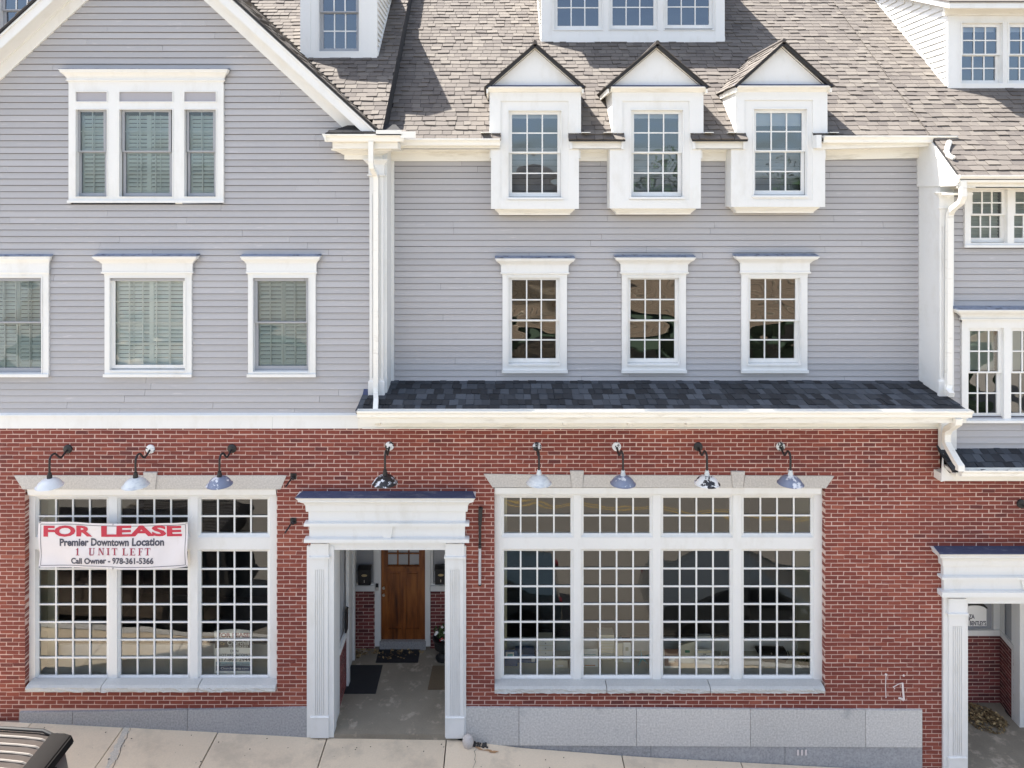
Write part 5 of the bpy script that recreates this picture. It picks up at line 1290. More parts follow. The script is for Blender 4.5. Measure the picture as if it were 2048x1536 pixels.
wall_lamp(136, 898, 99, 963, BLACK, ENAMEL, 'clean white shaded gooseneck lamp at the far left, black mounting plate')
wall_lamp(301, 898, 271, 962, WHITECHIP, ENAMELG, 'streaky white gooseneck lamp beside the left keystone, plate mostly white')
wall_lamp(464, 897, 439, 960, BLACK, ENAMELB, 'blue-grey and white gooseneck lamp, rightmost of the three over the banner window')
wall_lamp(779, 892, 770, 957, WHITECHIP, BLACKCHIP, 'black gooseneck lamp with chipped shade above the entry portico')
wall_lamp(1074, 893, 1078, 957, BLACKCHIP, ENAMELG, 'white gooseneck lamp nearest the portico over the four-bay window', ENAMELG)
wall_lamp(1233, 893, 1246, 958, WHITECHIP, ENAMELB, 'blue-grey gooseneck lamp, second from left over the four-bay window', ENAMELG)
wall_lamp(1396, 893, 1414, 958, BLACK, WHITECHIP, 'white gooseneck lamp with large black chips on its shade', ENAMELG)
wall_lamp(1561, 893, 1581, 958, WHITECHIP, ENAMELB, 'blue-grey gooseneck lamp farthest right, over the end of the granite lintel', ENAMELG)
# lamp at the right edge, over the right portico
wall_lamp(2042, 1007, 2100, 1075, BLACK, BLACK, 'black lamp mount cut by the right edge above the right portico')

# banner brackets
for (a, b), (c, d), lab in (((587, 952), (571, 974), 'upper black iron bracket left of the portico'), ((587, 1041), (570, 1066), 'lower black iron bracket left of the portico')):
    t = empty('wall_bracket', (PX(a, YB), YB, PZ(b, YB)), local=True); tag(t, lab, 'bracket', 'black iron brackets beside the portico')
    m = MB(); m.box(-.05, .05, -.012, 0, -.05, .045); m.box(-.022, .022, -.03, -.012, -.03, .03); m.build('wall_plate', BLACK, t, bev=.004)
    m = MB(); dx = PX(c, YB-.25)-PX(a, YB); dz = PZ(d, YB-.25)-PZ(b, YB); m.tube([(0, -.02, 0), (dx*.5, -.13, dz*.45), (dx, -.25, dz)], .013, 8); m.tube([(-.02, -.03, 0), (.02, -.06, -.03)], .02, 8); m.build('rod', BLACK, t, smooth=True)
# pole hanging on the wall right of the portico
t = empty('hanging_pole', (PX(960, YB), YB-.06, PZ(1165, YB)), local=True); tag(t, 'narrow black and silver pole hanging on the bricks right of the portico', 'pole')
zz = lambda p: PZ(p, YB-.06)-PZ(1165, YB)
m = MB(); m.tube([(.0, 0, zz(1086)), (.0, 0, zz(1060)), (.002, 0, zz(1050))], .022, 8); m.tube([(.0, .0, zz(1050)), (.012, .0, zz(1015))], [.030, .038], 8); m.build('folded_cloth', BLACK, t, smooth=True)
m = MB(); m.tube([(-.002, 0, 0), (.001, 0, zz(1092))], .022, 10); m.build('pole_tube', SILVER, t, smooth=True)
m = MB(); m.tube([(0, 0, zz(1088)), (0, 0, zz(1096))], .026, 10); m.tube([(-.001, 0, -.012), (-.001, 0, .008)], .026, 10); m.build('pole_collar', BLACK, t, smooth=True)
m = MB(); m.box(-.02, .02, .0, .06, zz(1020), zz(1017)); m.build('hook', BLACK, t)

# ---------- lettering
def text_mesh(s, size, sx=1, bold=0, shear=0, align='CENTER', spacing=1):
    cu = bpy.data.curves.new('txt', 'FONT'); cu.body = s; cu.size = size; cu.align_x = align; cu.align_y = 'CENTER'; cu.offset = bold; cu.shear = shear; cu.space_character = spacing; cu.resolution_u = 3
    o = bpy.data.objects.new('txt', cu); col.objects.link(o); dg = bpy.context.evaluated_depsgraph_get(); dg.update()
    me = bpy.data.meshes.new_from_object(o.evaluated_get(dg)); bpy.data.objects.remove(o); bpy.data.curves.remove(cu)
    for v in me.vertices: v.co.x *= sx
    return me
def fit_text(s, w, h, bold=0, shear=0):
    me = text_mesh(s, 1, 1, bold, shear); xs = [v.co.x for v in me.vertices]; ys = [v.co.y for v in me.vertices]
    cx = (min(xs)+max(xs))/2; cy = (min(ys)+max(ys))/2; kx = w/(max(xs)-min(xs)); ky = h/(max(ys)-min(ys))
    for v in me.vertices: v.co.x = (v.co.x-cx)*kx; v.co.y = (v.co.y-cy)*ky
    return me
def put_text(name, me, x, z, mat, parent, fy, loc0=(0, 0, 0)):
    """lay text mesh in the XZ plane of the parent at x,z with depth fy(x,z)"""
    bm = bmesh.new(); bm.from_mesh(me); bmesh.ops.triangulate(bm, faces=bm.faces)
    bmesh.ops.subdivide_edges(bm, edges=[e for e in bm.edges if e.calc_length() > .05], cuts=2); bm.to_mesh(me); bm.free()
    for v in me.vertices: X, Z = x+v.co.x, z+v.co.y; v.co = (X, fy(X, Z), Z)
    c = sum((v.co for v in me.vertices), Vector())/len(me.vertices)
    for v in me.vertices: v.co -= c
    me.materials.clear(); me.materials.append(mat); o = bpy.data.objects.new(name, me); link(o, parent); o.location = c-Vector(loc0); ORG[o.name] = c; return o
YBN = 11.20
bx0, bx1, bz1, bz0 = PX(77, YBN), PX(375, YBN), PZ(1045, YBN), PZ(1135, YBN)
ban = empty('lease_banner', ((bx0+bx1)/2, YBN, bz0), local=True); tag(ban, 'wrinkled white FOR LEASE banner hung across the left shop window', 'banner')
BWd = bx1-bx0; BHt = bz1-bz0
def bwave(x, z): return .022*noise.noise(Vector((x*2.2, z*3, 1)))+.02*noise.noise(Vector((x*1.1+z*1.4, 5, 2)))+(.017*math.sin((x*1.3-z*1.1)*9) if x > BWd*.22 else 0)*(x-BWd*.22)
def bedge(x, top): u = x/BWd+.5; return (.014*sin(u*pi*2+.6)-.012*sin(u*pi)) if top else (-.022*sin(u*pi)+.012*sin(u*7))
vs = []; fs = []; NX, NZ = 60, 16
for j in range(NZ+1):
    for i in range(NX+1):
        u = i/NX; v = j/NZ; x = -BWd/2+BWd*u+(.008*sin(v*6) if i == 0 else 0); z = v*BHt+bedge(x, True)*v+bedge(x, False)*(1-v)
        vs.append((x, bwave(x, z), z))
for j in range(NZ):
    for i in range(NX): k = j*(NX+1)+i; fs.append((k, k+1, k+NX+2, k+NX+1))
m = MB(); m.add(vs, fs); m.add([(x, y+.003, z) for x, y, z in vs], [f[::-1] for f in fs])
N1 = (NX+1)*(NZ+1)
m.build('vinyl_sheet', BANNERM, ban, smooth=True, autofix=False)
fy = lambda x, z: bwave(x, z)-.004
def bz(py): return PZ(py, YBN)-bz0
def bx(px): return PX(px, YBN)-(bx0+bx1)/2
def btext(s, x0, x1, y0, y1, mat, bold, nm='lettering'): put_text(nm, fit_text(s, bx(x1)-bx(x0), bz(y0)-bz(y1), bold), (bx(x0)+bx(x1))/2, (bz(y0)+bz(y1))/2, mat, ban, fy)
btext('FOR', 87, 185, 1051, 1073.5, RED, .042); btext('LEASE', 203, 363, 1051, 1073.5, RED, .042)
btext('Premier', 119.5, 177, 1077, 1092, INK, .036); btext('Downtown', 182, 258, 1076.5, 1092, INK, .036); btext('Location', 264, 328, 1076.5, 1092, INK, .036)
btext('Call Owner - 978-361-5366', 142, 307.5, 1115, 1128, INK, .034)
# serif line "1 UNIT LEFT"
def serif(parts, x, w, z0, h, q):
    for kind, a, b, c, d in parts:
        if kind == 'b': q.hexa([(x+a*w, z0+c*h), (x+b*w, z0+c*h), (x+b*w, z0+d*h), (x+a*w, z0+d*h)])
class Flat:
    def __init__(s): s.p = []
    def hexa(s, pts): s.p.append(pts)
SER = {'1': [(.3, .62, 0, 1), (.05, .9, 0, .08), (.08, .35, .78, .86)], 'U': [(.1, .3, .12, 1), (.0, .42, .93, 1), (.72, .80, .12, 1), (.6, .95, .93, 1), (.18, .74, 0, .12)],
  'N': [(.12, .2, 0, 1), (0, .34, 0, .07), (.78, .86, 0, 1), (.66, 1, .93, 1), ('d',)], 'I': [(.3, .7, 0, 1), (.05, .95, 0, .07), (.05, .95, .93, 1)],
  'T': [(.38, .62, 0, 1), (.2, .8, 0, .07), (0, 1, .93, 1), (0, .08, .72, 1), (.92, 1, .72, 1)], 'L': [(.15, .4, 0, 1), (.0, .55, .93, 1), (.0, .95, 0, .07), (.87, .95, 0, .26)],
  'E': [(.15, .4, 0, 1), (0, .9, .93, 1), (0, .95, 0, .07), (.87, .95, 0, .26), (.82, .9, .76, 1), (.4, .7, .47, .53), (.64, .7, .38, .62)],
  'F': [(.15, .4, 0, 1), (0, .9, .93, 1), (0, .55, 0, .07), (.82, .9, .76, 1), (.4, .7, .47, .53), (.64, .7, .38, .62)]}
m = MB()
for ch, a, b in (('1', 152, 160), ('U', 178, 191), ('N', 196, 209), ('I', 213, 220), ('T', 224, 235), ('L', 245, 257), ('E', 260, 272), ('F', 277, 287), ('T', 290, 301)):
    x = bx(a); w = bx(b)-bx(a); z0 = bz(1110); h = bz(1096)-bz(1110)
    for k, r in enumerate(SER[ch]):
        e = -.0045-.0003*k
        if r[0] == 'd': P = [(x+.10*w, z0+h), (x+.34*w, z0+h), (x+.88*w, z0), (x+.72*w, z0)][::-1]
        else: P = [(x+r[0]*w, z0+r[2]*h), (x+r[1]*w, z0+r[2]*h), (x+r[1]*w, z0+r[3]*h), (x+r[0]*w, z0+r[3]*h)]
        m.add([(X, bwave(X, Z)+e, Z) for X, Z in P], [(0, 1, 2, 3)])
m.build('lettering', pmat('crimson_ink', (.32, .02, .06), .6, .1, 8), ban, autofix=False)
# printed border line, grommets, ties
m = MB()
def bline(p, q, n=30, w=.004):
    for i in range(n):
        a = Vector(p).lerp(Vector(q), i/n); b = Vector(p).lerp(Vector(q), (i+1)/n)
        def pt(v, o): 
            X = v.x; Z = v.y; vv = Z/BHt; Z2 = Z+bedge(X, True)*vv+bedge(X, False)*(1-vv); return X, Z2
        d = Vector((q[0]-p[0], q[1]-p[1])).normalized(); nrm = Vector((-d.y, d.x))*w
        P = [pt(a-nrm, 0), pt(b-nrm, 0), pt(b+nrm, 0), pt(a+nrm, 0)]
        m.add([(X, bwave(X, Z)-.0035, Z) for X, Z in P], [(0, 1, 2, 3)])
mgx, mgz = .035, .035
bline((-BWd/2+mgx, mgz), (BWd/2-mgx, mgz)); bline((-BWd/2+mgx, BHt-mgz), (BWd/2-mgx, BHt-mgz)); bline((-BWd/2+mgx, mgz), (-BWd/2+mgx, BHt-mgz)); bline((BWd/2-mgx, mgz), (BWd/2-mgx, BHt-mgz))
m.build('border_line', INK, ban, autofix=False)
for gx in (-BWd/2+.02, 0, BWd/2-.02):
    for gz_ in (.012, BHt-.012):
        m = MB(); m.lathe([(.004, -.004), (.011, -.004), (.011, .004)], n=10); m.v = [(a+gx, -c-.003+bwave(gx, gz_), b+gz_+bedge(gx, gz_ > .1)) for a, b, c in m.v]; m.build('grommet', BLACK, ban)
m = MB()
for gx, sg in ((-BWd/2+.02, -1), (BWd/2-.02, 1)):
    for gz_ in (.012, BHt-.012): m.tube([(gx, 0, gz_), (gx+sg*.03, .1, gz_+.02), (gx+sg*.02, .22, gz_+.03)], .003, 5)
m.build('tie_cord', WHITE, ban)

# ---------- lease sign behind the left shop window
YSN = YFR+.10
sg = empty('lease_sign', (PX(466, YSN), YSN, PZ(1352, YSN)), local=True); tag(sg, 'realty FOR LEASE sign standing inside the left shop window', 'sign')
ox, oz = PX(466, YSN), PZ(1352, YSN)
def sx(p): return PX(p, YSN)-ox
def sz(p): return PZ(p, YSN)-oz
def arcband(nm, mat, x0, x1, t, b, dt, dbm, y=0):
    m = MB(); n = 12; top = []; bot = []
    for i in range(n+1):
        u = i/n; x = x0+(x1-x0)*u; k = 4*u*(1-u); top.append((x, sz(t)+dt*k)); bot.append((x, sz(b)+dbm*k))
    m.prism_xz(bot+top[::-1], y, y+.012); return m.build(nm, mat, sg)
arcband('sign_board', PAPER, sx(429), sx(505), 1289, 1349, .02, -.03)
arcband('sign_header', PAPER, sx(429), sx(505), 1262, 1276.5, .03, .0, -.004)
arcband('grey_band', GREYBAND, sx(430), sx(504), 1279, 1296, .0, .012, -.004)
arcband('navy_band', NAVY, sx(432), sx(503), 1332, 1341.5, .01, .0, -.004)
arcband('pale_blue_band', pmat('pale_blue_print', (.30, .45, .55), .5), sx(432), sx(503), 1324, 1332, 0, .01, -.003)
for x in (440, 496):
    m = MB(); m.box(sx(x)-.01, sx(x)+.01, .012, .02, sz(1354), sz(1270)); m.build('sign_leg', BLACK, sg)
def stext(s, x0, x1, y0, y1, mat, bold=0, shear=0): put_text('lettering', fit_text(s, sx(x1)-sx(x0), sz(y0)-sz(y1), bold, shear), (sx(x0)+sx(x1))/2, (sz(y0)+sz(y1))/2, mat, sg, lambda x, z: -.007)
stext('FOR LEASE', 436, 500, 1265, 1274.5, DRED, .06); stext('Cp', 441, 450, 1284, 1290, BRONZE); stext('Churchill', 455, 498, 1280, 1289.5, PAPER, .01); stext('PROPERTIES', 458, 496, 1290.5, 1294, PAPER)
stext('DON', 461, 477, 1299, 1304, INK); stext('NOTARGIACOMO', 437, 501, 1307, 1312.5, INK); stext('617-803-2944', 436, 501, 1315, 1322, INK, .02); stext('Residential Real Estate', 439, 499, 1325.5, 1330, INK, 0, .3); stext('Churchillprop.com', 442, 497, 1334, 1339.5, PAPER)

# ---------- display items in the right window (they stand on the platform)
ZPL = zgl-.03; YI = YFR+.125
def stand(name, lab, cat, px, Y, w, build, group=None, rz=0):
    t = empty(name, (PX(px, Y), Y, ZPL), (0, 0, rz), local=True); tag(t, lab, cat, group); build(t); return t
def bxm(nm, mat, x0, x1, y0, y1, z0, z1, bev=.003):
    def f(t): m = MB(); m.box(x0, x1, y0, y1, z0, z1); return m.build(nm, mat, t, bev=bev)
    return f
def drawers(t):
    bxm('cabinet_body', CREAM, -.13, .13, 0, .2, 0, .36)(t)
    for i in range(4):
        bxm('drawer_front', PAPER, -.12, .12, -.008, 0, .015+.085*i, .09+.085*i)(t); m = MB(); m.lathe([(0, -.018), (.009, -.015), (.006, -.008)], n=8); m.v = [(a, c, b+.052+.085*i) for a, b, c in m.v]; m.build('drawer_knob', BLACK, t)
stand('drawer_box', 'small cream box of drawers standing in the first bay', 'drawer box', 1091, 11.85, .3, drawers)
def books(t):
    for i, (c, h) in enumerate(((BLUEB, .05), (NAVY, .045), (BLUEB, .055))): bxm('book', c, -.19+.01*i, .18-.015*i, 0, .22, sum((.05, .045, .055)[:i]), sum((.05, .045, .055)[:i+1])-.003)(t)
    bxm('folder', PAPER, .10, .16, -.004, .0, .02, .11)(t)
stand('book_stack', 'stack of blue boxes with a white tag in the first bay', 'boxes', 1051, 11.8, .3, books)
def frame_pic(t): bxm('backing', BLUEB, -.11, .11, 0, .02, 0, .26)(t); bxm('card', PAPER, -.09, .05, -.006, 0, .14, .24)(t); bxm('print', TEAL, -.06, .03, -.010, -.006, .17, .21)(t)
stand('picture_frame', 'blue frame with a small white card at the left end of the first bay', 'picture frame', 1022, 11.72, .2, frame_pic)
def papers(t): bxm('case', CREAM, -.12, .12, 0, .16, 0, .12)(t); bxm('tag', PAPER, -.05, .05, -.006, 0, .02, .05)(t)
stand('tan_box', 'low tan box with a white tag in the first bay', 'box', 1121, 11.68, .2, papers)
def big_card(t): bxm('card', PAPER, -.13, .13, 0, .02, 0, .30)(t); bxm('printed_strip', TEAL, -.10, .10, -.004, 0, .20, .21)(t); bxm('printed_strip', pmat('orange_print', (.55, .25, .08), .6), -.09, .09, -.004, 0, .02, .035)(t)
stand('info_card', 'tall white information card at the left of the second bay', 'card', 1180, 11.70, .2, big_card)
def cream_box(t): bxm('carton', CREAM, -.13, .13, 0, .2, 0, .42)(t); [bxm('rib', PAPER, -.125, .125, -.005, 0, .05+.05*i, .06+.05*i)(t) for i in range(7)]
stand('cream_carton', 'tall cream ribbed carton in the second bay', 'box', 1213, 11.88, .2, cream_box)
def two_boxes(t): bxm('carton', CREAM, -.14, -.005, 0, .15, 0, .32)(t); bxm('carton', PAPER, .005, .13, -.01, .14, 0, .34)(t); bxm('lid', BROWNP, .0, .135, -.015, .145, .34, .36)(t); bxm('tag', OLIVE, .04, .09, -.016, -.01, .20, .26)(t)
stand('small_cartons', 'pair of small cartons, one with a brown lid, in the second bay', 'boxes', 1246, 11.82, .2, two_boxes)
def star(mat):
    def f(t):
        m = MB(); n = 5; r1, r2 = .15, .028; vs = [(0, -.02, .15), (0, .02, .15)]
        for i in range(10): a = pi/2+i*pi/5+.15; r = r1 if i % 2 == 0 else r2; vs.append((r*cos(a), 0, .15+r*sin(a)))
        fs = []
        for i in range(10): j = (i+1) % 10; fs += [(0, 2+j, 2+i), (1, 2+i, 2+j)]
        m.add(vs, fs); m.build('star_body', mat, t)
        m = MB()
        for i in range(5): a = pi/2+i*2*pi/5+.15; m.tube([(.02*cos(a), -.012, .15+.02*sin(a)), (.14*cos(a), -.008, .15+.14*sin(a))], [.012, .004], 6)
        m.build('star_ridge', mat, t)
    return f
stand('starfish', 'blue starfish leaning in the second bay', 'starfish', 1284, 11.70, .3, star(TEAL), 'starfish in the right shop window')
stand('starfish', 'pale starfish leaning in the third bay', 'starfish', 1444, 11.70, .3, star(WHITESTAR), 'starfish in the right shop window')
def brown_poster(t): bxm('board', BROWNP, -.12, .13, 0, .015, .03, .31)(t); bxm('white_square', PAPER, -.05, .05, -.004, 0, .09, .19)(t); bxm('frame_edge', PAPER, -.13, -.12, -.006, .02, 0, .31)(t); bxm('frame_edge', PAPER, -.12, .13, -.006, .02, 0, .03)(t)
stand('brown_poster', 'brown framed poster with a blank white square in the third bay', 'poster', 1343, 11.68, .2, brown_poster)
def grant(t):
    bxm('board', PAPER, -.13, .13, 0, .015, 0, .31)(t); bxm('top_photo', CREAM, -.12, .12, -.004, 0, .25, .30)(t)
    for s_, z_ in (('THE', .235), ('COMMUNITY', .205), ('IMPACT', .175), ('GRANT', .145)): put_text('lettering', fit_text(s_, {'THE': .05, 'COMMUNITY': .19, 'IMPACT': .12, 'GRANT': .11}[s_], .02, .03), {'THE': 0, 'COMMUNITY': -.0, 'IMPACT': -.035, 'GRANT': -.04}[s_], z_, NAVY, t, lambda x, z: -.007)
stand('grant_poster', 'white poster lettered COMMUNITY IMPACT GRANT in the third bay', 'poster', 1409, 11.67, .2, grant)
def bag(t):
    m = MB(); m.hexa([(-.12, 0, 0), (.12, 0, 0), (.12, .1, 0), (-.12, .1, 0), (-.13, .02, .40), (.11, .01, .41), (.11, .07, .41), (-.13, .08, .40)]); m.build('bag_body', PAPER, t); bxm('dark_label', NAVY, .02, .08, -.0, .018, .34, .36)(t)
stand('white_bag', 'white paper bag standing behind the grant poster', 'bag', 1409, 11.86, .2, bag)
def bag2(t): m = MB(); m.hexa([(-.11, 0, 0), (.12, 0, 0), (.12, .12, 0), (-.11, .12, 0), (-.15, .02, .27), (.13, .01, .36), (.13, .07, .36), (-.15, .08, .27)]); m.build('bag_body', CREAM, t); bxm('label', pmat('green_print', (.1, .3, .2), .6), -.04, .04, -.002, .016, .17, .21)(t)
stand('cream_bag', 'slanting cream paper bag between two posters', 'bag', 1375, 11.80, .2, bag2)
def case(t):
    m = MB(); m.hexa([(-.16, 0, 0), (.24, 0, 0), (.24, .2, 0), (-.16, .2, 0), (-.27, .02, .17), (.25, .02, .17), (.25, .2, .17), (-.27, .2, .17)]); m.build('case_body', BLACK, t, bev=.02)
    m = MB(); m.tube([(-.18, -.008, .12), (.0, -.012, .105), (.24, -.008, .11)], .009, 6); m.build('trim_strip', STEEL, t, smooth=True)
    m = MB(); m.tube([(.25, .05, .02), (.29, .05, .09), (.26, .05, .17)], .008, 6); m.build('handle', BLACK, t, smooth=True); bxm('latch', STEEL, -.04, -.02, -.0, .02, .14, .165)(t)
stand('black_case', 'black boat-shaped case with a silver strip in the fourth bay', 'case', 1547, 11.80, .5, case)
def wreath(t):
    m = MB(); rnd = random.Random(4)
    for k in range(26):
        a0 = rnd.uniform(0, 6.28); tilt = rnd.uniform(-.3, .3); r = rnd.uniform(.075, .11)
        m.tube([(r*cos(a0+u*.5)+rnd.uniform(-.006, .006), tilt*.05+rnd.uniform(-.03, .03), .115+r*sin(a0+u*.5)) for u in range(5)], .005, 5)
    m.build('twig_ring', WREATH, t); m = MB(); m.lathe([(0, -.01), (.03, -.005), (.03, .005), (0, .01)], n=12); m.v = [(a, c, b+.115) for a, b, c in m.v]; m.build('wreath_heart', WREATH, t)
stand('twig_wreath', 'small round twig wreath at the right end of the shop window', 'wreath', 1606, 11.72, .2, wreath)

# ---------- letter boxes, mats, planter, leaves, sign board
def letter_box(px0, px1, pt, pb, Y, lab):
    x0, x1 = PX(px0, Y), PX(px1, Y); t = empty('letter_box', ((x0+x1)/2, Y+.1, PZ(pb, Y)), local=True); w = (x1-x0)/2; h = PZ(pt, Y)-PZ(pb, Y); tag(t, lab, 'letter box', 'black letter boxes beside the brown door')
    m = MB(); m.box(-w, w, -.1, 0, 0, h*.82); m.build('box_body', BLACK, t, bev=.006)
    m = MB(); m.prism_yz([(-.115, h*.80), (0, h*.80), (0, h), (-.05, h), (-.115, h*.88)], -w-.005, w+.005); m.build('lid', BLACK, t)
    m = MB(); m.lathe([(0, -.006), (.05, -.004), (.055, 0)], n=20); m.v = [(a, -.1+c, b*.45+h*.55) for a, b, c in m.v]; m.build('badge', BRONZE, t)
    m = MB(); m.box(-.006, .006, -.104, -.1, h*.16, h*.30); m.build('lock', STEEL, t)
letter_box(716, 741, 1135, 1171, YLB-.14, 'black letter box left of the brown door'); letter_box(870, 893, 1134, 1170, YLB-.14, 'black letter box right of the brown door, partly behind the pilaster')
t = empty('side_letter_box', (xw, 12.2, PZ(1262, 12.2)), local=True); tag(t, 'black letter box on the left side wall of the lobby', 'letter box')
m = MB(); m.box(0, .03, -.07, .07, 0, .36); m.build('box_body', BLACK, t, bev=.006); m = MB(); m.prism_xz([(0, .36), (.035, .36), (.035, .37), (0, .39)], -.075, .075); m.build('lid', BLACK, t)
def mat_(name, x0, x1, y0, y1, mt, lab, skew=0, z=None, parts='leaf'):
    z = zfl if z is None else z
    m = MB(); m.prism_xy([(x0, y0), (x1, y0), (x1+skew, y1), (x0+skew, y1)], z+.001, z+.012); o = m.build(name, mt, None, bev=.003); tag(o, lab, 'doormat', 'doormats in the entry lobby'); return o
def fpt(px, py, zf):         # point of a level floor
    Y = (CZ-zf)*F/(py-CY); return PX(px, Y), Y
def fmat(c, **k):
    (a, ya), (b, yb) = fpt(c[0], c[2], zfl), fpt(c[1], c[3], zfl); return a, b, ya, yb
x, y = fpt(680, 1388, zfl); x2, y2 = fpt(752, 1331, zfl); mat_('doormat', x, x+.62, y, y2, MATB, 'black rubber doormat at the left side door', -.0)
x, y = fpt(751, 1326, zfl); x2, y2 = fpt(848, 1292, zfl); mat_('doormat', x, x2-.06, y, y2, MATB, 'black doormat strewn with leaves before the brown door')
dm2 = (x, x2-.06, y, y2)
x, y = fpt(855, 1380, zfl); x2, y2 = fpt(864, 1332, zfl); mat_('doormat', x, x+.6 if x+.6 < LXb else LXb-.01, y, y2, MATT, 'tan woven doormat half hidden by the right pilaster', .03)
xo, yo = fpt(2085, 1430, zfr); m = MB(); m.prism_xy([(xo+.62*cos(a*pi/16), yo+.42*sin(a*pi/16)) for a in range(32)], zfr+.001, zfr+.012); o = m.build('oval_doormat', MATB); tag(o, 'dark oval doormat at the right edge', 'doormat')
# dry leaves
def leaves(pts, name, lab, n, seed, hmax, parent=None):
    rnd = random.Random(seed); m = MB()
    for i in range(n):
        (cx, cy, cz, rx, ry) = pts[rnd.randrange(len(pts))]; r = sqrt(rnd.random()); a = rnd.uniform(0, 2*pi); x = cx+rx*r*cos(a); y = cy+ry*r*sin(a)
        s = rnd.uniform(.018, .042); h = cz+.004+hmax*(1-r)*rnd.random(); th = rnd.uniform(0, pi); tl = rnd.uniform(-.5, .5); m.tone = rnd.random()
        u = Vector((cos(th), sin(th), tl*.6))*s; v = Vector((-sin(th), cos(th), rnd.uniform(-.4, .4)))*s*.6; c = Vector((x, y, h+abs(tl)*s*.4))
        m.add([c-u, c+v*.9+Vector((0, 0, s*.2)), c+u, c-v*.9], [(0, 1, 2, 3)])
    o = m.build(name, DRYLEAF, None, autofix=False); tag(o, lab, 'leaves', kind='stuff'); return o
rnd = random.Random(15); m = MB()
for i in range(110):
    x = rnd.uniform(-8.2, 7.0); y = 11.24-abs(rnd.gauss(0, .5)); w_ = rnd.uniform(.004, .014); z = G(x, y)+.011
    m.add([(x+w_*cos(k*pi/3)*rnd.uniform(.6, 1.2), y+w_*sin(k*pi/3)*rnd.uniform(.6, 1.2), z) for k in range(6)], [(0, 1, 2, 3, 4, 5)])
tag(m.build('litter_specks', JOINT, None, autofix=False), 'dark specks of grit and gum on the sidewalk', 'litter', kind='stuff')
q = fpt(735, 1300, zfl); q2 = fpt(705, 1308, zfl)
leaves([(q[0], YLB-.12, zfl, .28, .10), (q2[0]+.05, YLB-.2, zfl, .12, .12)], 'leaf_litter', 'brown leaves blown against the lobby bricks by the door', 90, 3, .03)
leaves([((dm2[0]+dm2[1])/2, (dm2[2]+dm2[3])/2, zfl+.012, .5, .16)], 'leaf_litter', 'leaf scraps on the mat before the brown door', 60, 5, .004)
q = (PX(1957, 12.6), 12.6); leaves([(q[0]-.05, YRB-.26, zfr, .36, .24), (q[0]-.0, YRB-.5, zfr, .30, .26), (q[0]+.22, YRB-.42, zfr, .16, .2)], 'leaf_pile', 'heap of dry brown leaves in the corner of the right lobby', 900, 8, .13)
# planter with flowers
xq = PX(886, 13.1)
t = empty('planter_urn', (xq, 13.1, zfl), local=True); tag(t, 'black urn planter with red and white flowers by the right letter box', 'planter')
lathe_obj('urn', [(0, 0), (.13, 0), (.14, .03), (.09, .06), (.07, .12), (.10, .17), (.16, .22), (.17, .34), (.19, .36), (.20, .40), (.17, .40), (.15, .36), (0, .35)], BLACK, t, 20)
m = MB(); rnd = random.Random(9)
for i in range(170):
    v = Vector((rnd.gauss(0, 1), rnd.gauss(0, 1), rnd.gauss(0, 1))).normalized()*rnd.uniform(.08, .19); c = Vector((v.x, v.y, .50+v.z*.65)); a = Vector((rnd.gauss(0, 1), rnd.gauss(0, 1), rnd.gauss(0, 1))).normalized()*.028; b = a.cross(v).normalized()*.018
    m.add([c-a, c-b, c+a, c+b], [(0, 1, 2, 3)])
m.build('foliage', LEAF, t, autofix=False)
for i in range(16):
    v = Vector((rnd.gauss(0, 1), rnd.uniform(-1.6, -.2), rnd.gauss(0, 1))).normalized()*.17; c = Vector((v.x, v.y, .5+v.z*.7)); m = MB()
    for k in range(5): a = k*2*pi/5; m.add([c, c+Vector((cos(a-.5)*.02, -.008, sin(a-.5)*.02)), c+Vector((cos(a)*.03, -.004, sin(a)*.03)), c+Vector((cos(a+.5)*.02, -.008, sin(a+.5)*.02))], [(0, 1, 2, 3)])
    m.build('flower', FLOWERR if i % 4 == 0 else FLOWER, t, autofix=False)
# sign board in the right lobby
Yq = YRB-.06; x0, x1 = PX(1925, Yq), PX(1973, Yq)
t = empty('shop_sign', ((x0+x1)/2, Yq, PZ(1252, Yq)), local=True); tag(t, 'pale sign lettered BENTLEY\'S with a dark arched top in the right lobby', 'sign')
w = (x1-x0)/2; h = PZ(1216, Yq)-PZ(1252, Yq); n = 10
m = MB(); m.prism_xz([(-w, 0), (w, 0), (w, h*.92)]+[(w*cos(pi*i/n)*.98, h*.92+.07*sin(pi*i/n)) for i in range(1, n)]+[(-w, h*.92)], 0, .03); m.build('sign_board', PAPER, t)
m = MB(); m.prism_xz([(-w-.03, h*.95), (w+.04, h*.95)]+[((w+.02)*cos(pi*i/n), h*.95+.115*sin(pi*i/n)) for i in range(1, n)], .012, .05); m.build('arched_top', BLACK, t)
yy = lambda x, z: -.004
put_text('lettering', fit_text('ZA', .11, .08, .03), PX(1943, Yq)-(x0+x1)/2, PZ(1233, Yq)-PZ(1252, Yq), INK, t, yy)
put_text('lettering', fit_text("BENTLEY'S", .30, .085, .03), PX(1955, Yq)-(x0+x1)/2+.005, PZ(1246, Yq)-PZ(1252, Yq), INK, t, yy)
m = MB(); c = (PX(1939, Yq)-(x0+x1)/2, PZ(1239.5, Yq)-PZ(1252, Yq)); m.prism_xz([(c[0]+.014*cos(a*pi/4), c[1]+.014*sin(a*pi/4)) for a in range(8)], -.004, 0); m.build('dot', INK, t)
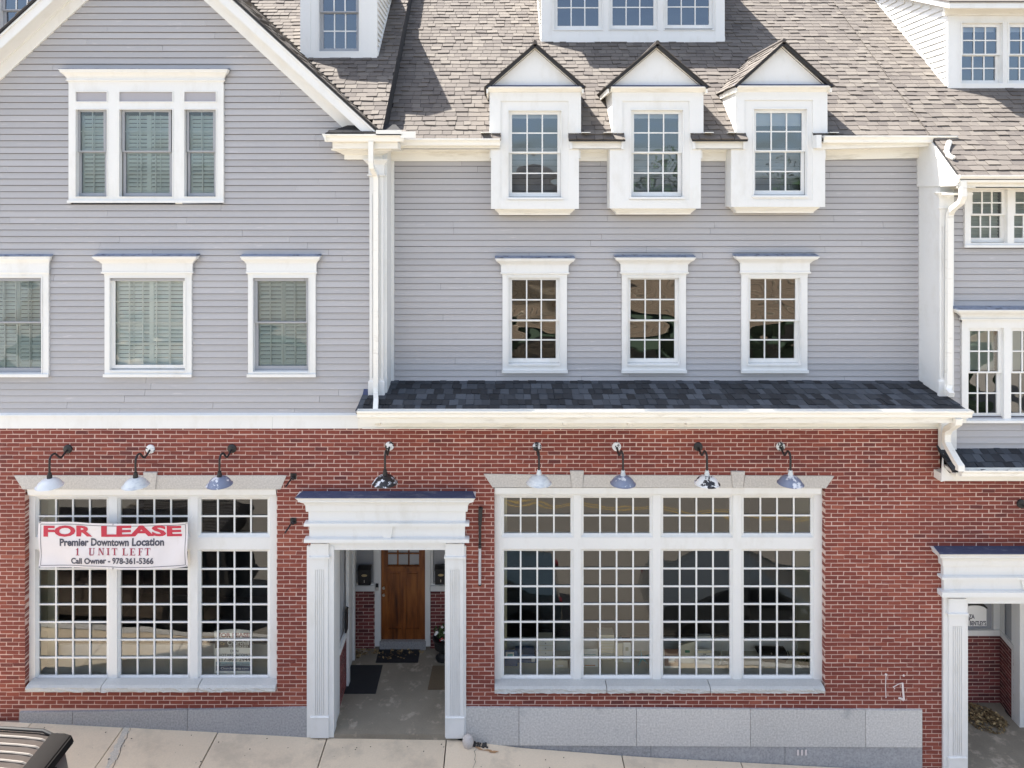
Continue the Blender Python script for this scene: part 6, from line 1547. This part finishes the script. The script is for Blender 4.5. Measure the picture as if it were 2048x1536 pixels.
# rock and rusty patch beside the portico
t = MB(); vs = []; fs = []; n, mm_ = 12, 8
for j in range(mm_+1):
    for i in range(n):
        th = 2*pi*i/n; ph = pi*j/mm_; v = Vector((sin(ph)*cos(th), sin(ph)*sin(th), cos(ph))); r = 1+.22*noise.noise(v*1.7+Vector((3, 1, 2))); vs.append((v.x*.085*r, v.y*.075*r, v.z*.12*r))
for j in range(mm_):
    for i in range(n): fs.append((j*n+i, j*n+(i+1) % n, (j+1)*n+(i+1) % n, (j+1)*n+i))
t.add(vs, fs); o = t.build('rock', ROCK, None, smooth=True); o.location = (PX(936, 11.15), 11.15, G(PX(936, 11.15))+.07); tag(o, 'pale upright rock at the foot of the right pilaster', 'rock')
crack([(PX(955, 11.12), 11.14), (PX(1000, 11.1), 11.10)], .05, 'rust_patch', RUST, .008, .03, 8)
rnd = random.Random(6); m = MB()
for i in range(45):
    x = PX(rnd.uniform(945, 975), 11.22)+rnd.uniform(-.05, .05); y = 11.2+rnd.uniform(-.04, .05); s = rnd.uniform(.006, .018); z = G(x)+s*.5; m.box(x-s, x+s, y-s*.7, y+s*.7, z-s, z+s*.6)
for i in range(40):
    x = PX(rnd.uniform(1185, 1246), 10.72)+rnd.uniform(-.03, .03); y = 10.68+rnd.uniform(-.06, .05); s = rnd.uniform(.006, .02); z = G(x)+s*.5; m.box(x-s, x+s, y-s*.7, y+s*.7, z-s, z+s*.6)
tag(m.build('gravel_crumbs', JOINT), 'dark crumbs in the broken edges of the sidewalk', 'gravel', kind='stuff')

# ================================================================== VEHICLES
def car(name, lab, x, y, L, W, prof, glassprof, paint, face=-1, ribs=False, wheel_r=.34, spare=False, roof_in=.12, group=None, cat='car'):
    """prof: side outline (x from tail 0 to nose L, z); car built nose towards +x locally, then turned"""
    t = empty(name, (x, y, G(x)-.15), (0, 0, 0), local=True); t.rotation_euler = (0, -math.atan(GS), 0) if face > 0 else (0, math.atan(GS), pi); tag(t, lab, cat, group)
    hw = W/2
    def half(z):                               # tumblehome
        return hw-(.015 if z < .9 else .015+(z-.9)*.12)
    m = MB(); N = len(prof); st = [-1, -.93, -.6, 0, .6, .93, 1]; vs = []; fs = []
    for s in st:
        for px_, pz_ in prof:
            k = abs(s); y_ = s*half(pz_); inset = .05 if k == 1 else 0
            cx_, cz_ = L/2, .85; vs.append((px_-(px_-cx_)*inset*.35, y_, pz_-(pz_-cz_)*inset*.9))
    for a in range(len(st)-1):
        for i in range(N): j = (i+1) % N; fs.append((a*N+i, a*N+j, (a+1)*N+j, (a+1)*N+i))
    fs.append(tuple(range(N))); fs.append(tuple((len(st)-1)*N+i for i in reversed(range(N)))); m.add(vs, fs)
    body = m.build('body', paint, t, smooth=True)
    for sd in (-1, 1):                          # side glass and wheels
        for gp in glassprof:
            m = MB(); P = [(a, sd*(half(b)+.004), b) for a, b in gp]; Q = [(a, sd*(half(b)-.03), b) for a, b in gp]; n = len(P)
            m.add(P+Q, [tuple(range(n)), tuple(range(2*n-1, n-1, -1))]+[(i, (i+1) % n, (i+1) % n+n, i+n) for i in range(n)]); m.build('side_window', CARGL, t)
        for wx in (.17*L, .82*L):
            def ring_(prof_, mt, nm, par=t):
                mm = MB(); mm.lathe(prof_, n=28); mm.v = [(a+wx, sd*c+sd*(hw-.12), b+wheel_r) for a, b, c in mm.v]; return mm.build(nm, mt, par, smooth=True)
            wl_ = ring_([(wheel_r*.62, .10), (wheel_r*.95, .13), (wheel_r, .10), (wheel_r, -.08), (wheel_r*.9, -.1)], TYRE, 'wheel')
            mm = MB(); mm.lathe([(0, .11), (wheel_r*.18, .115), (wheel_r*.2, .09), (wheel_r*.25, .085)], n=16)
            mm.lathe([(wheel_r*.56, .10), (wheel_r*.63, .115), (wheel_r*.64, .0)], n=28)
            for k in range(6):
                a = k*pi/3; mm.hexa([(cos(a)*.05-sin(a)*.02, sin(a)*.05+cos(a)*.02, .07), (cos(a)*wheel_r*.6-sin(a)*.03, sin(a)*wheel_r*.6+cos(a)*.03, .08), (cos(a)*wheel_r*.6+sin(a)*.03, sin(a)*wheel_r*.6-cos(a)*.03, .08), (cos(a)*.05+sin(a)*.02, sin(a)*.05-cos(a)*.02, .07)]+
                    [(cos(a)*.05-sin(a)*.02, sin(a)*.05+cos(a)*.02, .10), (cos(a)*wheel_r*.6-sin(a)*.03, sin(a)*wheel_r*.6+cos(a)*.03, .105), (cos(a)*wheel_r*.6+sin(a)*.03, sin(a)*wheel_r*.6-cos(a)*.03, .105), (cos(a)*.05+sin(a)*.02, sin(a)*.05-cos(a)*.02, .10)])
            mm.v = [(a+wx, sd*c+sd*(hw-.12), b+wheel_r) for a, b, c in mm.v]; mm.build('rim', ALLOY, wl_)
            mm = MB(); mm.lathe([(0, .01), (wheel_r*1.12, .012), (wheel_r*1.12, -.2)], n=28); mm.v = [(a+wx, sd*c+sd*(hw-.015), b+wheel_r) for a, b, c in mm.v]; mm.build('wheel_arch', TYRE, t)
        m = MB(); m.box(L*.62, L*.62+.12, sd*(hw+.02), sd*(hw+.2), .98, 1.10); m.build('mirror', paint, t, bev=.02)
        m = MB(); m.box(L-.10, L-.01, sd*hw*.58, sd*hw*.9, .62, .74); m.build('headlight', PAPER, t, bev=.01); m = MB(); m.box(.03, .09, sd*hw*.74, sd*hw*.88, .78, .90); m.build('tail_light', DRED, t, bev=.01)
        for k in (.36, .58):
            m = MB(); m.box(L*k, L*k+.12, sd*(hw-.012), sd*(hw+.018), .88, .91); m.build('door_handle', ALLOY, t, bev=.004)
            m = MB(); m.box(L*k+.16, L*k+.168, sd*(hw-.03), sd*(hw-.008), .35, .92); m.build('door_seam', BLACK, t)
    m = MB(); m.box(.15, L-.15, -hw+.1, hw-.1, .16, .35); m.build('underbody', TYRE, t)
    return t
# taupe SUV with a ribbed roof, tail just inside the frame; faces left
SUVP = [(a, b) for a, b in [(.02, .35), (.0, .60), (.02, .98), (.10, 1.50), (.14, 1.74), (.22, 1.84), (.45, 1.87), (1.6, 1.88), (2.5, 1.84), (2.78, 1.76), (3.35, 1.18), (4.25, 1.08), (4.45, .95), (4.5, .6), (4.42, .32), (4.0, .28), (.4, .28)]]
suv = car('parked_suv', 'taupe SUV with a ribbed roof parked at the kerb, bottom left corner', -5.53, 8.17, 4.5, 1.88, SUVP,
    [[(.35, 1.12), (1.15, 1.12), (1.15, 1.66), (.42, 1.66)], [(1.25, 1.12), (2.1, 1.12), (2.1, 1.68), (1.25, 1.68)], [(2.2, 1.12), (3.2, 1.12), (2.72, 1.66), (2.2, 1.68)]], CARP, -1, wheel_r=.37, cat='car')
for k in range(12):
    yy = -.655+k*.119
    m = MB()
    vs = []; n = 14; L0, L1 = .30, 2.62; w_ = .0125
    def zr(x): 
        for (a, b), (c, d) in zip(SUVP[6:9], SUVP[7:10]):
            if a <= x <= c: return b+(d-b)*(x-a)/(c-a)
        return 1.86
    P = [(L0, yy, zr(L0)-.012), (L0+.05, yy, zr(L0)+.010)]+[(L0+.05+(L1-L0-.1)*i/10, yy, zr(L0+.05+(L1-L0-.1)*i/10)+.012) for i in range(1, 10)]+[(L1, yy, zr(L1)-.01)]
    m.rtube(P, w_*2, .022, (0, 1, 0)); m.build('roof_rib', RIB, suv, bev=.006)
m = MB(); m.prism_xz([(-.01, 1.78), (.06, 1.74), (.24, 1.83), (.30, 1.885), (.12, 1.89), (.03, 1.87)], -.76, .76); m.build('spoiler', pmat('dark_trim', (.008, .007, .007), .5, spec=.12), suv, bev=.015, smooth=True)
for sd in (-1, 1):
    m = MB(); m.tube([(.22, sd*.755, 1.83), (.4, sd*.755, 1.90), (1.5, sd*.755, 1.91), (2.45, sd*.75, 1.875), (2.6, sd*.74, 1.82)], .022, 8); m.build('roof_rail', BLACK, suv, smooth=True)
m = MB(); m.hexa([(.045, -.62, 1.08), (.045, .62, 1.08), (.06, .62, 1.08), (.06, -.62, 1.08), (.105, -.55, 1.62), (.105, .55, 1.62), (.14, .55, 1.62), (.14, -.55, 1.62)]); m.v = [(a-.03, b, c) for a, b, c in m.v]; m.build('rear_window', CARGL, suv)
m = MB(); m.lathe([(0, -.16), (.16, -.17), (.30, -.17), (.35, -.13), (.35, 0), (.3, .03)], n=28); m.v = [(c-.03, a, b+.92) for a, b, c in m.v]; m.build('spare_tyre', TYRE, suv, smooth=True)
m = MB(); m.box(-.12, .15, -.85, .85, .38, .56); m.build('bumper', BLACK, suv, bev=.03)
SED = [(.0, .45), (.05, .85), (.15, 1.02), (.7, 1.08), (1.25, 1.36), (1.75, 1.45), (2.4, 1.44), (3.25, 1.05), (4.2, .92), (4.5, .75), (4.58, .5), (4.5, .28), (.1, .25)]
SG = [[(.95, 1.08), (1.75, 1.05), (1.75, 1.38), (1.38, 1.36)], [(1.83, 1.05), (2.95, 1.03), (2.42, 1.37), (1.83, 1.38)]]
car('parked_sedan', 'black sedan parked at the kerb right of the frame centre, seen in the shop glass', 3.1, 7.98, 4.6, 1.8, SED, SG, CARD, 1, cat='car', group='cars parked along the kerb')
car('parked_sedan', 'dark blue sedan parked before the portico, seen in the shop glass', 1.25, 7.98, 4.6, 1.8, SED, SG, CARB, -1, cat='car', group='cars parked along the kerb')

# ================================================================== ACROSS THE STREET (shows in the glass)
yb0 = -9.0
ob = empty('opposite_building', (0, yb0, G(0))); tag(ob, 'tan shop building across the street with a central gable', 'building')
g0 = G(0)-.3
m = MB(); m.box(-22, 22, yb0-8, yb0, g0-1, g0+3.2); m.build('wall', GREENAWN, ob)
m = MB(); m.hexa([(-22.4, yb0+.5, g0+3.1), (22.4, yb0+.5, g0+3.1), (22.4, yb0-8.5, g0+3.1), (-22.4, yb0-8.5, g0+3.1), (-22.4, yb0-3.5, g0+6.6), (22.4, yb0-3.5, g0+6.6), (22.4, yb0-4.5, g0+6.6), (-22.4, yb0-4.5, g0+6.6)]); m.build('roof', OPPR, ob)
m = MB()
for k in range(14):
    t_ = k/14; y_ = yb0+.5-4.0*t_; z_ = g0+3.1+3.5*t_; m.box(-22.4, 22.4, y_-.02, y_+.05, z_-.03, z_+.035)
m.build('roof_course', OPPW, ob)['kind'] = 'stuff'
m = MB(); m.prism_xz([(-1.6, g0+3.2), (4.6, g0+3.2), (4.6, g0+7.8), (1.5, g0+10.6), (-1.6, g0+7.8)], yb0-6, yb0-.4); m.build('gable', OPPW, ob)
for k in range(28):
    z = g0+4.3+k*.22; hw_ = 3.1 if z < g0+7.8 else max(0, 3.1-(z-g0-7.8)*1.107)
    if hw_ > .1: m = MB(); m.box(1.5-hw_, 1.5+hw_, yb0-.4, yb0-.37, z, z+.03); m.build('gable_board', OPPR, ob)
for s in (-1, 1): m = MB(); m.hexa([(1.5, yb0-6, g0+10.6), (1.5+s*3.5, yb0-6, g0+7.4), (1.5+s*3.5, yb0+.0, g0+7.4), (1.5, yb0+.0, g0+10.6), (1.5, yb0-6, g0+10.8), (1.5+s*3.5, yb0-6, g0+7.6), (1.5+s*3.5, yb0+.0, g0+7.6), (1.5, yb0+.0, g0+10.8)]); m.build('gable_roof', OPPR, ob)
m = MB(); m.lathe([(0, 0), (.35, 0), (.35, .05), (0, .05)], n=16); m.v = [(a+1.5, yb0-.4+c, b+g0+8.8) for a, b, c in m.v]; m.build('attic_window', CARGL, ob)
for i in range(10):
    x = -19+i*4.0; m = MB(); m.box(x, x+2.6, yb0-.02, yb0+.03, g0+.7, g0+2.7); f_ = m.build('window', CARGL, ob); m = MB(); m.box(x-.1, x+2.7, yb0+.0, yb0+.06, g0+.6, g0+.7); m.build('window_sill', WHITE, ob)
    m = MB(); m.prism_yz([(yb0, g0+3.05), (yb0+1.1, g0+2.5), (yb0+1.1, g0+2.4), (yb0, g0+2.5)], x-.2, x+2.8); m.build('awning', GREENAWN, ob)
def tree(x, y, h, r, seed, lab):
    rnd = random.Random(seed); t = empty('street_tree', (x, y, G(x)), local=True); tag(t, lab, 'tree', 'trees across the street')
    m = MB(); m.tube([(0, 0, 0), (.05, 0, h*.3), (0, .1, h*.6), (.1, 0, h*.85)], [.22, .18, .12, .04], 8)
    for k in range(7): a = rnd.uniform(0, 6.28); z = h*rnd.uniform(.35, .7); m.tube([(0, 0, z), (cos(a)*r*.4, sin(a)*r*.4, z+h*.1), (cos(a)*r*.75, sin(a)*r*.75, z+h*.16)], [.08, .05, .02], 6)
    m.build('trunk', BARK, t); m = MB()
    cl = [(Vector((rnd.gauss(0, .45)*r, rnd.gauss(0, .45)*r, h*.66+rnd.gauss(0, .17)*h)), rnd.uniform(.25, .5)*r) for _ in range(26)]
    for i in range(3600):
        c, rr_ = cl[rnd.randrange(26)]; v = Vector((rnd.gauss(0, 1), rnd.gauss(0, 1), rnd.gauss(0, 1))).normalized()*rr_*rnd.uniform(.6, 1); p = c+v; a = Vector((rnd.gauss(0, 1), rnd.gauss(0, 1), rnd.gauss(0, 1))).normalized()*.13; b = a.cross(Vector((rnd.gauss(0, 1), rnd.gauss(0, 1), rnd.gauss(0, 1)))).normalized()*.08
        m.add([p-a, p-b, p+a, p+b], [(0, 1, 2, 3)])
    m.build('crown', LEAF, t, autofix=False)
tree(11.0, -20, 11.3, 3.2, 3, 'leafy tree across the street, nearer the middle'); tree(18.5, -20, 11.0, 3.2, 4, 'leafy tree across the street, farther right'); tree(-11, -20, 12.0, 3.0, 5, 'leafy tree across the street on the left')
flush_pieces(bld)
